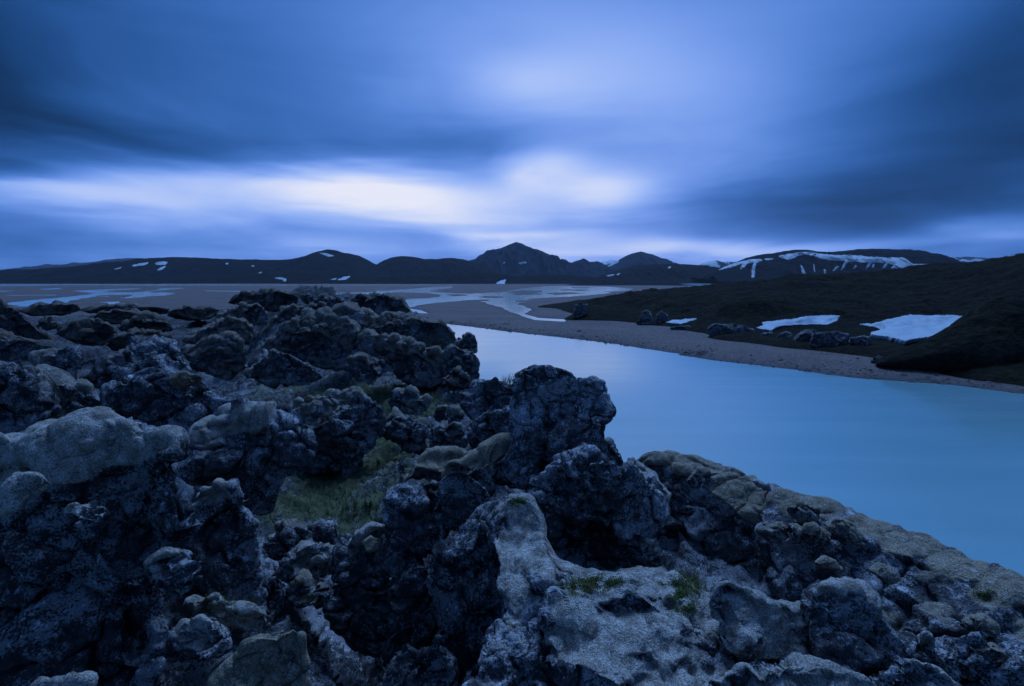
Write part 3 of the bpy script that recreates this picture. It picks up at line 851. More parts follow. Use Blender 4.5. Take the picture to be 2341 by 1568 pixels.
def rock(name, label, cat, outline, depth, thick, mat=None, moss=0.0, green=0.0, brown=0.4, rough=1.0, pillow=1.0, lean=0.25, box=0.75, macro=0.22,
         s=None, seed=None, dents=(), group=None, kind=None, q=1.5, greens=(), shift=None, moss_name='moss_cover', facet=11, clear=(), caps=(), side=0.05):
    """a rock with the traced outline, at its own distance, as deep as `thick` (half) along the line of sight.
    lean: how far the top lies back; box: squareness; macro: big relief; moss: share of moss; dents: hollows"""
    P = np.array(outline, float)
    dep = depth if callable(depth) else (lambda x, y: depth)
    x, y = P[:, 0], P[:, 1]; x2, y2 = np.roll(x, -1), np.roll(y, -1)
    a2 = (x * y2 - x2 * y); A = a2.sum() / 2
    c = np.array([((x + x2) * a2).sum() / (6 * A), ((y + y2) * a2).sum() / (6 * A)])
    if shift: c = c + np.array(shift)
    area = abs(A) * 0.1915
    if seed is None: seed = (int(c[0]) * 13 + int(c[1]) * 7) % 97
    n = int(np.clip(math.sqrt(area * q / 6.0) / 4, 5, 42)) * 4
    AREA[0] += 12 * n * n
    S, Fc = cube_sphere(n)
    cw = at(c[0], c[1], dep(*c))
    fw = cw - EYE; dist = np.linalg.norm(fw); nrm = -fw / dist
    rt = np.cross(nrm, [0, 0, 1.0]); rt = -rt / np.linalg.norm(rt); up = np.cross(nrm, rt)
    # outline as 3-D offsets from the centre, by angle
    m = 720; ang = np.linspace(0, 2 * math.pi, m, endpoint=False)
    Rr = np.zeros(m); Dd = np.zeros(m)
    cx, cy = np.cos(ang), -np.sin(ang)
    for k in range(len(P)):
        a, b = P[k] - c, P[(k + 1) % len(P)] - c
        e = b - a
        det = cx * -e[1] + cy * e[0]
        with np.errstate(divide='ignore', invalid='ignore'):
            t = (a[0] * -e[1] + a[1] * e[0]) / det
            u = (cx * a[1] - cy * a[0]) / det
        ok = (t > 0) & (u >= -1e-6) & (u <= 1 + 1e-6) & np.isfinite(t)
        Rr = np.where(ok & (t > Rr), t, Rr)
    ker = np.exp(-(np.arange(-6, 7) / 3.0) ** 2); ker /= ker.sum()
    Rr = np.convolve(np.concatenate([Rr[-6:], Rr, Rr[:6]]), ker, 'valid')
    edge_px = c[None] + Rr[:, None] * np.stack([cx, cy], 1)
    E3 = np.array([at(px, py, dep(px, py)) - cw for px, py in edge_px])
    # sphere with the detail gathered on the side that is seen
    f = np.array([0, 0, 1.0])
    d = S + 0.42 * f; d /= np.linalg.norm(d, axis=1)[:, None]
    phi = np.arctan2(d[:, 1], d[:, 0]) % (2 * math.pi)
    rho = np.sqrt(np.clip(1 - d[:, 2] ** 2, 0, 1))
    k = phi / (2 * math.pi) * m; k0 = np.floor(k).astype(int) % m; fr = (k - np.floor(k))[:, None]
    Ev = E3[k0] * (1 - fr) + E3[(k0 + 1) % m] * fr
    rr = rho ** box
    dz = np.sign(d[:, 2]) * np.abs(d[:, 2]) ** box
    V = cw + Ev * rr[:, None] + nrm * (dz * thick)[:, None]
    hgt = ((V - cw) @ up)
    hs = np.abs(E3 @ up).max()
    V = V - nrm * (lean * hgt * (dz > -2))[:, None]        # upper parts lie farther back
    size = 0.5 * (np.abs(E3 @ rt).max() + hs)
    if s is None: s = float(np.clip((dist / 4.0) ** 0.45 * 0.8, 0.6, 4))
    # big relief, mostly along the line of sight so that the outline stays
    qv = V / (size * 0.85) + seed * 3.1
    big = fbm(qv, 4, 0.58) + 0.6 * (np.abs(pn(qv * 1.9 + 5)) * 2 - 0.5)
    V = V + nrm * (big * macro * size * (1 - 0.75 * rr ** 4))[:, None]
    sd_ = fbm(V / (size * 0.45) + seed * 1.7, 3, 0.55)
    V = V + Ev / (np.linalg.norm(Ev, axis=1)[:, None] + 1e-9) * (sd_ * side * size * rr)[:, None]
    # broken faces: the surface is cut back by planes
    rs = np.random.RandomState(seed + 5)
    for _ in range(int(facet)):
        pl = rs.normal(size=3); pl /= np.linalg.norm(pl)
        pl = pl * 0.8 + nrm * rs.uniform(0.5, 1.2) + np.array([0, 0, 0.2]); pl /= np.linalg.norm(pl)
        hh = (V - cw) @ pl
        top_ = np.percentile(hh, 99.5)
        over = np.clip(hh - top_ * rs.uniform(0.5, 0.85), 0, None)
        V = V - pl * (over * 0.96 * (1 - rr ** 8))[:, None]
    if len(dents):
        proj = project(V)
        for px, py, rx, ry, dm in dents:
            g = np.exp(-(((proj[:, 0] - px) / rx) ** 2 + ((proj[:, 1] - py) / ry) ** 2) ** 2) * (d[:, 2] > 0)
            V = V - nrm * (g * dm)[:, None]
    N = vnormals(V, Fc)
    edge = math.sqrt(area / 0.1915) * dist / F / n * 1.1
    mn = fbm(V / (0.8 * s) + seed, 4, 0.6) * 0.85 + pn(V / (0.16 * s)) * 0.25
    mo = sstep(0.28, 0.80, N[:, 2] * 0.9 + mn + (moss - 0.5) * 1.3 + 0.05)
    if len(caps):
        proj = project(V)
        for px, py, rx, ry in caps:
            g = (((proj[:, 0] - px) / rx) ** 2 + ((proj[:, 1] - py) / ry) ** 2) + mn * 0.5
            mo = np.maximum(mo, (1 - sstep(0.5, 1.25, g)) * (d[:, 2] > -0.3))
    if moss <= -1: mo[:] = 0
    if moss >= 1.5: mo[:] = 1
    if len(clear):
        proj = project(V)
        for px, py, rx, ry in clear:
            mo *= 1 - np.exp(-(((proj[:, 0] - px) / rx) ** 2 + ((proj[:, 1] - py) / ry) ** 2) ** 2)
    h = relief(V, mo, s, edge, rough, pillow, seed, 0)
    V = V + N * (h + 0.02 * s * mo)[:, None]
    N = vnormals(V, Fc)
    V = V + N * relief(V, mo, s, edge, rough, pillow, seed, 1)[:, None]
    N = vnormals(V, Fc)
    gr = np.full(len(V), -0.2 + green)
    if len(greens):
        proj = project(V)
        for px, py, rx, ry, a in greens:
            gr += a * np.exp(-((proj[:, 0] - px) / rx) ** 2 - ((proj[:, 1] - py) / ry) ** 2)
    cover = np.stack([mo, np.clip(gr, 0, 1), np.full(len(V), brown)], 1).astype(np.float32)
    if mat is None:
        mat = M_NEAR if dist < 6.3 else M_MID if dist < 14 else M_RIDGE if dist < 36 else M_FIELD
    org = np.array([cw[0], cw[1], V[:, 2].min()])
    keep_green(V, N, gr, mo, dist, d[:, 2])
    ismoss = mo[Fc].mean(1) > 0.5
    share = ismoss.mean()
    parts = []
    if 0.03 <= share <= 0.9 and kind != 'structure':
        lab = np.arange(len(V)); mf = Fc[ismoss]
        for _ in range(400):
            m_ = lab[mf].min(1); new = lab.copy()
            for j in range(4): np.minimum.at(new, mf[:, j], m_)
            new = new[new]
            if (new == lab).all(): break
            lab = new
        fl = lab[mf[:, 0]]; ids, cnt = np.unique(fl, return_counts=True)
        allm = np.where(ismoss)[0]
        for i_ in ids[cnt >= max(40, 0.03 * len(Fc))]:
            parts.append(allm[fl == i_])
    if not parts:
        o = mesh_obj(name, V, Fc, mat, cover, origin=org)
    else:
        body = np.ones(len(Fc), bool)
        for p_ in parts: body[p_] = False
        u1, g1 = subset(Fc, body, len(V))
        o = mesh_obj(name, V[u1], g1, mat, cover[u1], origin=org, normals=N[u1])
        for p_ in parts:
            u2, g2 = subset(Fc, p_, len(V))
            mesh_obj(moss_name, V[u2], g2, mat, cover[u2], parent=o, origin=org, normals=N[u2])
    tag(o, label, None if kind == 'structure' else cat, group, kind)
    return o

def project(V):
    w = V - EYE
    c, s_ = math.cos(PITCH), math.sin(PITCH)
    zc = w[:, 1] * c - w[:, 2] * s_
    yc = w[:, 1] * s_ + w[:, 2] * c
    zc = np.where(np.abs(zc) < 1e-3, 1e-3, zc)
    return np.stack([1170 + F * w[:, 0] / zc, 784 - F * yc / zc], 1)

# ------------------------------------------------------------------ lava ground under and between the rocks
LAVA_PTS = [(60, 702, 150), (200, 692, 180), (400, 690, 190), (520, 688, 190), (330, 705, 120), (100, 765, 60), (300, 765, 55), (430, 800, 35), (560, 806, 30),
            (700, 770, 28), (600, 856, 22), (700, 890, 17), (900, 900, 14.5), (560, 910, 14), (1000, 965, 11), (680, 945, 12), (760, 1140, 8.5), (650, 1170, 7.5), (850, 1190, 7.2),
            (950, 1050, 8.4), (1040, 1000, 9.0), (560, 1060, 7.5), (300, 1020, 6.5), (100, 960, 7.2), (700, 1370, 4.8), (780, 1480, 4.4), (600, 1510, 3.5), (300, 1440, 3.5), (1000, 1330, 4.6),
            (1100, 1520, 3.4), (1300, 1480, 3.2), (1500, 1330, 4.3), (1700, 1510, 3.2), (2000, 1500, 3.2), (2300, 1510, 3.3), (1700, 1280, 4.8), (2000, 1320, 4.3), (0, 1520, 3.2),
            (1250, 1200, 4.6), (1170, 1020, 6.6), (-200, 1200, 4.0), (-300, 850, 15), (-300, 760, 50), (950, 740, 25), (1050, 800, 20), (800, 720, 29), (640, 700, 34),
            (2600, 1500, 3.3), (2100, 1360, 4.0), (2300, 1420, 3.7), (1850, 1300, 4.5), (2450, 1400, 3.8), (780, 1400, 5.2), (840, 1540, 4.2)]
CLIFF = [(6, -4), (4.3, 2.5), (3.9, 3.8), (3.0, 5.2), (1.7, 6.2), (1.2, 6.0), (0.5, 7.2), (-0.6, 11), (-1.2, 16), (-2.2, 22), (-3.4, 27), (-8, 34), (-17, 46), (-42, 80), (-78, 130), (-112, 200), (-180, 260)]

def lava_ground():
    P = np.array([at(*p) for p in LAVA_PTS])
    P = np.concatenate([P, [[-3, -1, 12.9], [0, -1, 12.9], [3, -1, 12.6], [-6, 1, 13.0]]])
    w = np.sqrt(P[:, 0] ** 2 + P[:, 1] ** 2)
    def warp(q):                                     # even out near and far
        r = np.sqrt((q ** 2).sum(1)) + 1e-9
        return q / r[:, None] * np.log1p(r)[:, None]
    f = tps(warp(P[:, :2]), P[:, 2], 2e-4)
    na, nr = 900, 560
    az = np.linspace(R(-62), R(56), na); t = np.linspace(0, 1, nr)
    A, T = np.meshgrid(az, t, indexing='ij')
    D = 1.3 * np.exp(T * math.log(240 / 1.3))
    q = np.stack([np.sin(A) * D, np.cos(A) * D], -1).reshape(-1, 2); r = D.ravel()
    z = f(warp(q))
    sdc = line_sd(q, CLIFF)
    p3 = np.concatenate([q, z[:, None]], 1)
    sdc = sdc + fbm(p3 / 6.0, 3) * np.clip(r * 0.04, 0, 4)
    z = np.maximum(z - np.clip(sdc, 0, 8) * 2.6, -2.0)
    z -= np.clip(0.075 * r, 0.2, 0.65) * (1 - sstep(20, 50, r)) * (1 - 0.8 * sstep(-0.4, 0.8, q[:, 0]) * (r < 9)) * (1 - 0.9 * np.exp(-((q[:, 0] + 2.9) / 2.2) ** 2 - ((q[:, 1] - 8.3) / 2.0) ** 2))
    rim = sstep(150, 215, r + fbm(p3 / 30, 2) * 30)
    z = z * (1 - rim) - 1.0 * rim
    far = sstep(25, 60, r)
    z += far * (fbm(p3 / 14.0, 4, 0.5, ridged=True) * 1.3 - 0.5) * (1 - rim)
    w3 = p3 * np.array([1, 1, 0.0]) / 3.2
    f1, f2, cid = worley(w3 + 0.5 * pn(p3 / 2.5)[:, None])
    z += sstep(22, 40, r) * (1 - rim) * 0.8 * (np.clip((f2 - f1) / 0.6, 0, 1) ** 0.6 - 0.5) * (0.2 + CELL[cid, 0])
    near = sstep(3, 6, r) * (1 - sstep(30, 60, r)) * (sdc < 1) * (1 - 0.75 * sstep(0, 1.2, q[:, 0]))
    L_ = np.clip(r * 0.07, 0.35, 1.6)[:, None]
    for k_, a_ in ((1.0, 0.34), (0.45, 0.2)):
        f1, f2, cid = worley(p3 * np.array([1, 1, 0.0]) / (0.9 * k_) + 0.5 * pn(p3 / k_)[:, None])
        z += near * a_ * (np.clip((f2 - f1) / 0.6, 0, 1) ** 0.7 - 0.5) * (0.1 + CELL[cid, 0]) * (0.4 + 0.6 * (fbm(p3 / 3.0, 2) > -0.05))
    V = np.concatenate([q, z[:, None]], 1)
    fc = grid_faces(na, nr)[:, ::-1]
    N = vnormals(V, fc)
    s = np.clip((r / 4.0) ** 0.4, 0.7, 4)
    mo = sstep(0.45, 0.75, N[:, 2] * 0.6 + 0.12 + fbm(V / (1.6 * s)[:, None], 4, 0.55) * 0.7 + 0.12 * far)
    d = np.zeros(len(V))
    ed = r * (R(118) / na)
    for lo, hi in ((0, 8), (8, 30), (30, 1e9)):       # the relief grows with the distance
        m = (r >= lo) & (r < hi)
        e = float((ed[m] / s[m]).mean()); Q = V[m] / s[m][:, None]
        d[m] = (relief(Q, mo[m], 1.0, e, 0.7, 1.0, 3.0, 0) + relief(Q, mo[m], 1.0, e, 0.6 if lo == 0 else 0.9, 1.0, 3.0, 1)) * s[m]
    V = V + N * d[:, None]
    pr = project(V)
    gr = np.full(len(V), -0.15)
    for px, py, rx, ry, a in [(740, 1150, 180, 110, 1.0), (900, 1000, 100, 90, 0.75), (700, 900, 220, 50, 0.65), (590, 800, 40, 60, 0.5), (450, 760, 60, 30, 0.4), (930, 900, 120, 40, 0.4),
                              (150, 745, 60, 30, 0.4), (1560, 1350, 70, 60, 0.9), (620, 1480, 120, 90, 0.5), (1250, 1320, 60, 30, 0.5), (1010, 930, 60, 30, 0.4)]:
        gr += a * np.exp(-((pr[:, 0] - px) / rx) ** 2 - ((pr[:, 1] - py) / ry) ** 2) * (pr[:, 1] > 600)
    gr += fbm(V / (0.7 * s)[:, None], 4, 0.6) * 0.32
    cover = np.stack([mo, np.clip(gr, 0, 1), np.full(len(V), 0.6)], 1).astype(np.float32)
    # one sheet, in bands of distance so that each has the grain it shows from here
    rf = r[fc].mean(1)
    root = None
    for lo, hi, mat, nm in ((0, 6.5, M_NEAR, 'near'), (6.5, 14, M_MID, 'mid'), (14, 36, M_RIDGE, 'ridge'), (36, 1e9, M_FIELD, 'field')):
        u, g = subset(fc, (rf >= lo) & (rf < hi), len(V))
        Nn = vnormals(V, fc) if root is None else Nn
        o = mesh_obj('lava_ground' if root is None else 'ground_sheet', V[u], g, mat, cover[u], parent=root, normals=Nn[u])
        if root is None:
            root = o; tag(o, 'rough lava ground with moss and grass between the rocks', kind='structure')
    return V, fc, pr, gr
LV, LF, LPR, LGR = lava_ground()
# ------------------------------------------------------------------ the rocks one can tell apart
def lin(x0, d0, x1, d1):
    return lambda x, y: d0 + (d1 - d0) * (x - x0) / (x1 - x0)
B, RK, HM = 'lava_boulder', 'lava_rock', 'moss_hummock'

# --- right shore
rock('bank_mound', 'black turf covered mound at the right edge above the river', 'mound', ZP([(1996, 832), (2040, 812), (2085, 792), (2130, 768), (2180, 738), (2222, 712), (2250, 686), (2285, 668), (2315, 662),
     (2345, 668), (2420, 650), (2520, 660), (2520, 910), (2340, 882), (2180, 858), (2060, 842)]), lin(2000, 92, 2340, 86), 13, M_BANK, moss=-1, rough=0.35, macro=0.12, s=6, lean=0.9, kind='structure', box=0.8, facet=0)
SH = 'rocks along the far shore'
for lb, ol in [
    ('pointed grey crag at the headland, left of the blocky crag', Z2([(1958, 606), (1985, 556), (2005, 518), (2035, 510), (2058, 545), (2070, 606)])),
    ('blocky crag just right of the pointed headland crag', Z2([(2080, 600), (2090, 540), (2120, 515), (2155, 540), (2170, 590), (2130, 606)])),
    ('low cracked rock face on the turf headland by the gravel spit', Z2([(1556, 530), (1572, 480), (1610, 468), (1650, 480), (1645, 530), (1600, 566), (1566, 560)])),
    ('low dark rock at the shore left of the small snow bank', Z2([(2170, 626), (2220, 612), (2300, 615), (2330, 630), (2280, 640), (2190, 640)])),
    ('squarish grey rock standing at the left end of the shore ledge', Z3([(325, 660), (338, 618), (370, 596), (420, 602), (470, 600), (560, 606), (640, 640), (600, 680), (450, 684), (350, 676)])),
    ('small grey rock at the near tip of the middle snow bank', Z3([(640, 690), (690, 655), (740, 660), (745, 696), (690, 708)])),
    ('grey rock at the left of the ledge below the middle snow bank', Z3([(762, 708), (785, 662), (830, 646), (866, 660), (876, 700), (820, 722)])),
    ('lumpy rock in the ledge, second from the left below the middle snow', Z3([(866, 722), (890, 676), (950, 640), (1000, 634), (1030, 652), (1000, 700), (950, 736), (890, 738)])),
    ('largest grey rock in the middle of the shore ledge', Z3([(980, 730), (1000, 664), (1080, 650), (1160, 652), (1236, 660), (1226, 738), (1170, 766), (1090, 764), (1020, 750)])),
    ('grey rock at the right end of the ledge below the largest snow bank', Z3([(1216, 760), (1240, 690), (1300, 672), (1366, 682), (1376, 730), (1340, 772), (1270, 776)])),
    ('small rock at the waterline foot of the black mound', Z3([(1366, 838), (1390, 814), (1430, 812), (1440, 834), (1410, 850), (1380, 852)])),
]:
    pa = np.array(ol); base = px_ground(pa[:, 0].mean(), pa[:, 1].max(), 0.9)
    rock('shore_rock', lb, 'rock', ol, float(base[1]) + 2.0, 2.6, M_CRAG, moss=0.1, rough=0.9, s=4.0, macro=0.25, facet=9, group=SH, q=3.0, lean=0.3)

# --- lava ridge and field in the middle distance
RG, LFD = 'moss covered rocks of the lava ridge', 'moss hummocks of the lava field'
T = [
 # name, label, cat, outline, depth, thick, options
 (HM, 'broad low moss hummock at the far edge of the lava field', Z1([(480, 512), (620, 488), (800, 476), (1000, 496), (1120, 526), (1000, 545), (700, 540), (520, 530)]), 88, 4, dict(moss=0.9, group=LFD)),
 (HM, 'low moss hummock below the left braided channel', Z1([(120, 525), (220, 478), (350, 468), (500, 478), (520, 512), (400, 540), (220, 552)]), 80, 4, dict(moss=0.9, group=LFD)),
 (HM, 'flat moss hummock left of the ridge, near the gravel plain', Z1([(1060, 520), (1180, 490), (1330, 494), (1430, 510), (1350, 560), (1200, 575), (1080, 555)]), 62, 3, dict(moss=0.9, group=LFD)),
 (HM, 'long folded moss hummock in the centre of the lava field', Z1([(540, 565), (680, 520), (850, 512), (980, 538), (1070, 585), (1000, 620), (850, 600), (700, 600)]), 58, 3, dict(moss=0.9, group=LFD)),
 (HM, 'small moss hummock beside the dark hollow at the far left', Z1([(255, 575), (290, 545), (335, 570), (340, 610), (300, 616), (262, 604)]), 34, 0.6, dict(moss=0.8, group=LFD)),
 (HM, 'rounded moss hummock leaning on the dark hollow at the left', Z1([(345, 668), (380, 610), (440, 585), (540, 562), (640, 575), (720, 615), (770, 680), (650, 735), (480, 712)]), 40, 2.2, dict(moss=0.85, group=LFD)),
 (HM, 'moss hummock with a dark fold in the middle of the lava field', Z1([(740, 620), (800, 578), (860, 562), (905, 586), (960, 590), (1060, 595), (1100, 635), (1040, 660), (900, 650), (790, 650)]), 44, 2.2, dict(moss=0.85, group=LFD)),
 (HM, 'long moss hummock above the dark lichened rock', Z1([(650, 735), (740, 680), (860, 640), (980, 640), (1090, 675), (1130, 720), (1000, 750), (850, 760), (720, 770)]), 30, 1.8, dict(moss=0.85, group=LFD)),
 (HM, 'dark brown mound at the far left edge of the lava field', Z1([(-200, 410), (0, 436), (30, 474), (120, 512), (200, 590), (280, 668), (370, 735), (330, 770), (180, 740), (0, 700), (-200, 690)]), 26, 2.5, dict(moss=0.45, brown=0.8, lean=0.5)),
 (HM, 'dark brown slope below the mound at the left edge', Z1([(-200, 640), (0, 632), (100, 662), (210, 695), (340, 745), (390, 775), (300, 840), (210, 880), (80, 920), (-200, 920)]), 15, 1.4, dict(moss=0.35, brown=0.9, lean=0.7)),
 (RK, 'knobbly crest rock at the left end of the ridge top', Z1([(1438, 470), (1480, 428), (1540, 400), (1580, 390), (1640, 402), (1700, 386), (1780, 392), (1850, 412), (1900, 440), (1890, 476), (1800, 510), (1690, 510), (1560, 500)]), 33, 1.4, dict(moss=0.62, group=RG)),
 (RK, 'small dark knob on the ridge top, left of the pair', Z1([(1895, 440), (1915, 412), (1950, 406), (1992, 424), (1994, 452), (1940, 470)]), 31, 0.4, dict(moss=0.5, group=RG)),
 (RK, 'small dark knob on the ridge top, right of the pair', Z1([(1994, 452), (2015, 425), (2048, 424), (2080, 456), (2050, 486), (2005, 480)]), 30, 0.4, dict(moss=0.4, group=RG)),
 (RK, 'dark rounded boulder on top of the ridge', Z1([(2046, 524), (2062, 470), (2095, 438), (2140, 432), (2190, 452), (2206, 484), (2225, 500), (2180, 530), (2110, 536)]), 26.5, 0.7, dict(moss=0.15, group=RG)),
 (RK, 'crest rock with a flat dark top at the right end of the ridge', Z2([(110, 462), (200, 430), (262, 414), (300, 402), (360, 404), (404, 418), (452, 428), (474, 440), (500, 480), (540, 528), (470, 556), (340, 566), (240, 512), (140, 510)]), 25, 1.2, dict(moss=0.5, group=RG)),
 (RK, 'cushioned moss rock behind the dark cleft of the ridge', Z1([(1330, 575), (1420, 525), (1530, 478), (1640, 476), (1715, 530), (1705, 610), (1620, 615), (1540, 575), (1440, 566)]), 28, 1.2, dict(moss=0.85, group=RG)),
 (RK, 'moss rock between the two crest rocks of the ridge', Z1([(1725, 570), (1790, 505), (1870, 476), (1955, 508), (1950, 560), (1850, 592), (1760, 600)]), 26, 1.0, dict(moss=0.75, group=RG)),
 (RK, 'small moss rock below the dark ridge boulder', Z1([(1955, 530), (1990, 480), (2050, 486), (2070, 520), (2030, 545), (1975, 550)]), 25.5, 0.6, dict(moss=0.6, group=RG)),
 (RK, 'long moss covered back left of the dark cleft', Z1([(1165, 715), (1240, 652), (1340, 600), (1450, 558), (1545, 578), (1598, 622), (1606, 690), (1560, 730), (1490, 700), (1390, 690), (1290, 730), (1200, 740)]), 24, 1.2, dict(moss=0.85, group=RG)),
 (RK, 'moss capped block standing at the mouth of the cleft', Z1([(1130, 770), (1240, 718), (1390, 680), (1492, 672), (1536, 730), (1556, 790), (1540, 880), (1440, 950), (1310, 910), (1200, 870), (1180, 800)]), 16, 0.9, dict(moss=0.62, group=RG)),
 (RK, 'upper moss massif of the ridge under the flat crest', Z2([(-80, 560), (0, 520), (130, 486), (250, 500), (330, 552), (430, 540), (500, 530), (570, 556), (650, 584), (736, 592), (786, 640), (824, 712), (800, 776), (700, 768), (560, 726), (400, 690), (260, 650), (100, 650), (-60, 640)]), 21, 1.3, dict(moss=0.72, group=RG, q=2)),
 (RK, 'large dome shaped moss boulder in the middle of the ridge', Z1([(1650, 745), (1750, 652), (1850, 578), (1960, 526), (2080, 516), (2200, 556), (2276, 636), (2270, 730), (2210, 810), (2190, 880), (2060, 886), (1920, 840), (1810, 790), (1710, 780)]), 17.5, 1.2, dict(moss=0.72, group=RG, q=2)),
 (RK, 'moss cushioned flank of the ridge above the grassy hollow', Z2([(170, 720), (250, 650), (400, 664), (560, 718), (700, 768), (764, 850), (766, 950), (660, 1010), (540, 1000), (440, 960), (410, 880), (310, 800), (200, 780)]), 17, 1.1, dict(moss=0.68, group=RG, q=2)),
 (RK, 'broken pile of lumps below the dome shaped moss boulder', Z2([(110, 880), (140, 820), (190, 790), (270, 830), (326, 870), (334, 950), (250, 970), (170, 930)]), 15.5, 0.6, dict(moss=0.45, group=RG)),
 (RK, 'rubbly apron of lichened clinker left of the ridge foot', Z1([(1640, 830), (1730, 776), (1830, 782), (1900, 830), (2000, 880), (2060, 940), (1960, 990), (1800, 1000), (1680, 960), (1560, 930)]), 15.5, 0.8, dict(moss=0.5, group=RG)),
 (RK, 'square topped knob at the river end of the ridge', Z2([(820, 722), (838, 690), (868, 674), (916, 672), (932, 700), (934, 768), (900, 790), (850, 790)]), 18.5, 0.55, dict(moss=0.25, group=RG, rough=1.2)),
 (RK, 'dark river facing end wall of the ridge', Z2([(690, 790), (780, 745), (860, 762), (928, 780), (972, 838), (968, 920), (930, 968), (860, 990), (770, 970), (720, 900)]), 17, 0.9, dict(moss=0.35, group=RG)),
 (RK, 'pale moss cushion rock tucked under the end wall', Z2([(740, 960), (780, 900), (830, 892), (890, 930), (906, 980), (860, 1010), (780, 1000)]), 15.5, 0.6, dict(moss=0.8, group=RG)),
]
for nm, lb, ol, dp, th, op in T:
    op.setdefault('rough', 0.9)
    rock(nm, lb, 'rock' if nm == RK else 'hummock', ol, dp, th, **op)

# --- rocks of the hollow
HO = 'rocks in and around the grassy hollow'
T = [
 (RK, 'cracked lichened crag standing in the grassy hollow', Z5([(195, 310), (250, 235), (350, 200), (450, 193), (560, 208), (622, 258), (634, 350), (618, 450), (548, 490), (498, 566), (440, 586), (370, 560), (285, 570), (250, 500), (270, 400)]), 10, 0.8, dict(moss=0.42, rough=1.25, facet=9, q=2)),
 (RK, 'moss topped lump between the crag and the ridge', Z5([(470, 66), (530, 46), (600, 76), (626, 130), (590, 170), (500, 150)]), 14, 0.5, dict(moss=0.55)),
 (RK, 'cluster of small knobs on the slope right of the crag', Z5([(640, 240), (700, 206), (800, 214), (856, 240), (850, 292), (770, 310), (680, 290)]), 12, 0.5, dict(moss=0.45)),
 (RK, 'mushroom like stone under the ridge end', Z5([(946, 300), (965, 282), (994, 284), (1000, 312), (990, 350), (956, 350)]), 10.4, 0.18, dict(moss=0.5)),
 (RK, 'small stone left of the mushroom like stone', Z5([(860, 300), (890, 276), (930, 284), (946, 330), (910, 356), (870, 340)]), 10.6, 0.25, dict(moss=0.4)),
 (RK, 'rubble bank falling from the ridge towards the hollow', Z5([(630, 310), (700, 290), (790, 320), (850, 360), (860, 440), (850, 500), (780, 500), (690, 430), (640, 380)]), 10.4, 0.6, dict(moss=0.35, rough=1.3)),
 (RK, 'rubble slope under the mushroom like stone', Z5([(850, 360), (930, 350), (1010, 360), (1040, 420), (1030, 480), (940, 490), (870, 450)]), 9.4, 0.5, dict(moss=0.35, rough=1.3)),
 (RK, 'grassy topped rock just behind the tall pillar', Z5([(1170, 170), (1190, 152), (1230, 155), (1262, 165), (1262, 240), (1190, 240)]), 7.6, 0.3, dict(moss=1.2, brown=1.0)),
 (RK, 'dark jagged rock left of the tall pillar, upper', Z5([(1000, 270), (1012, 200), (1060, 150), (1120, 136), (1172, 146), (1204, 182), (1280, 200), (1280, 330), (1150, 330), (1060, 330)]), 7.2, 0.55, dict(moss=0.12, rough=1.2, facet=9)),
 (RK, 'grey lichened rock left of the tall pillar, lower', Z5([(1036, 340), (1090, 290), (1170, 272), (1290, 290), (1300, 460), (1120, 490), (1050, 450)]), 6.6, 0.45, dict(moss=0.2, rough=1.1)),
]
for nm, lb, ol, dp, th, op in T:
    rock(nm, lb, 'rock', ol, dp, th, group=HO, **op)

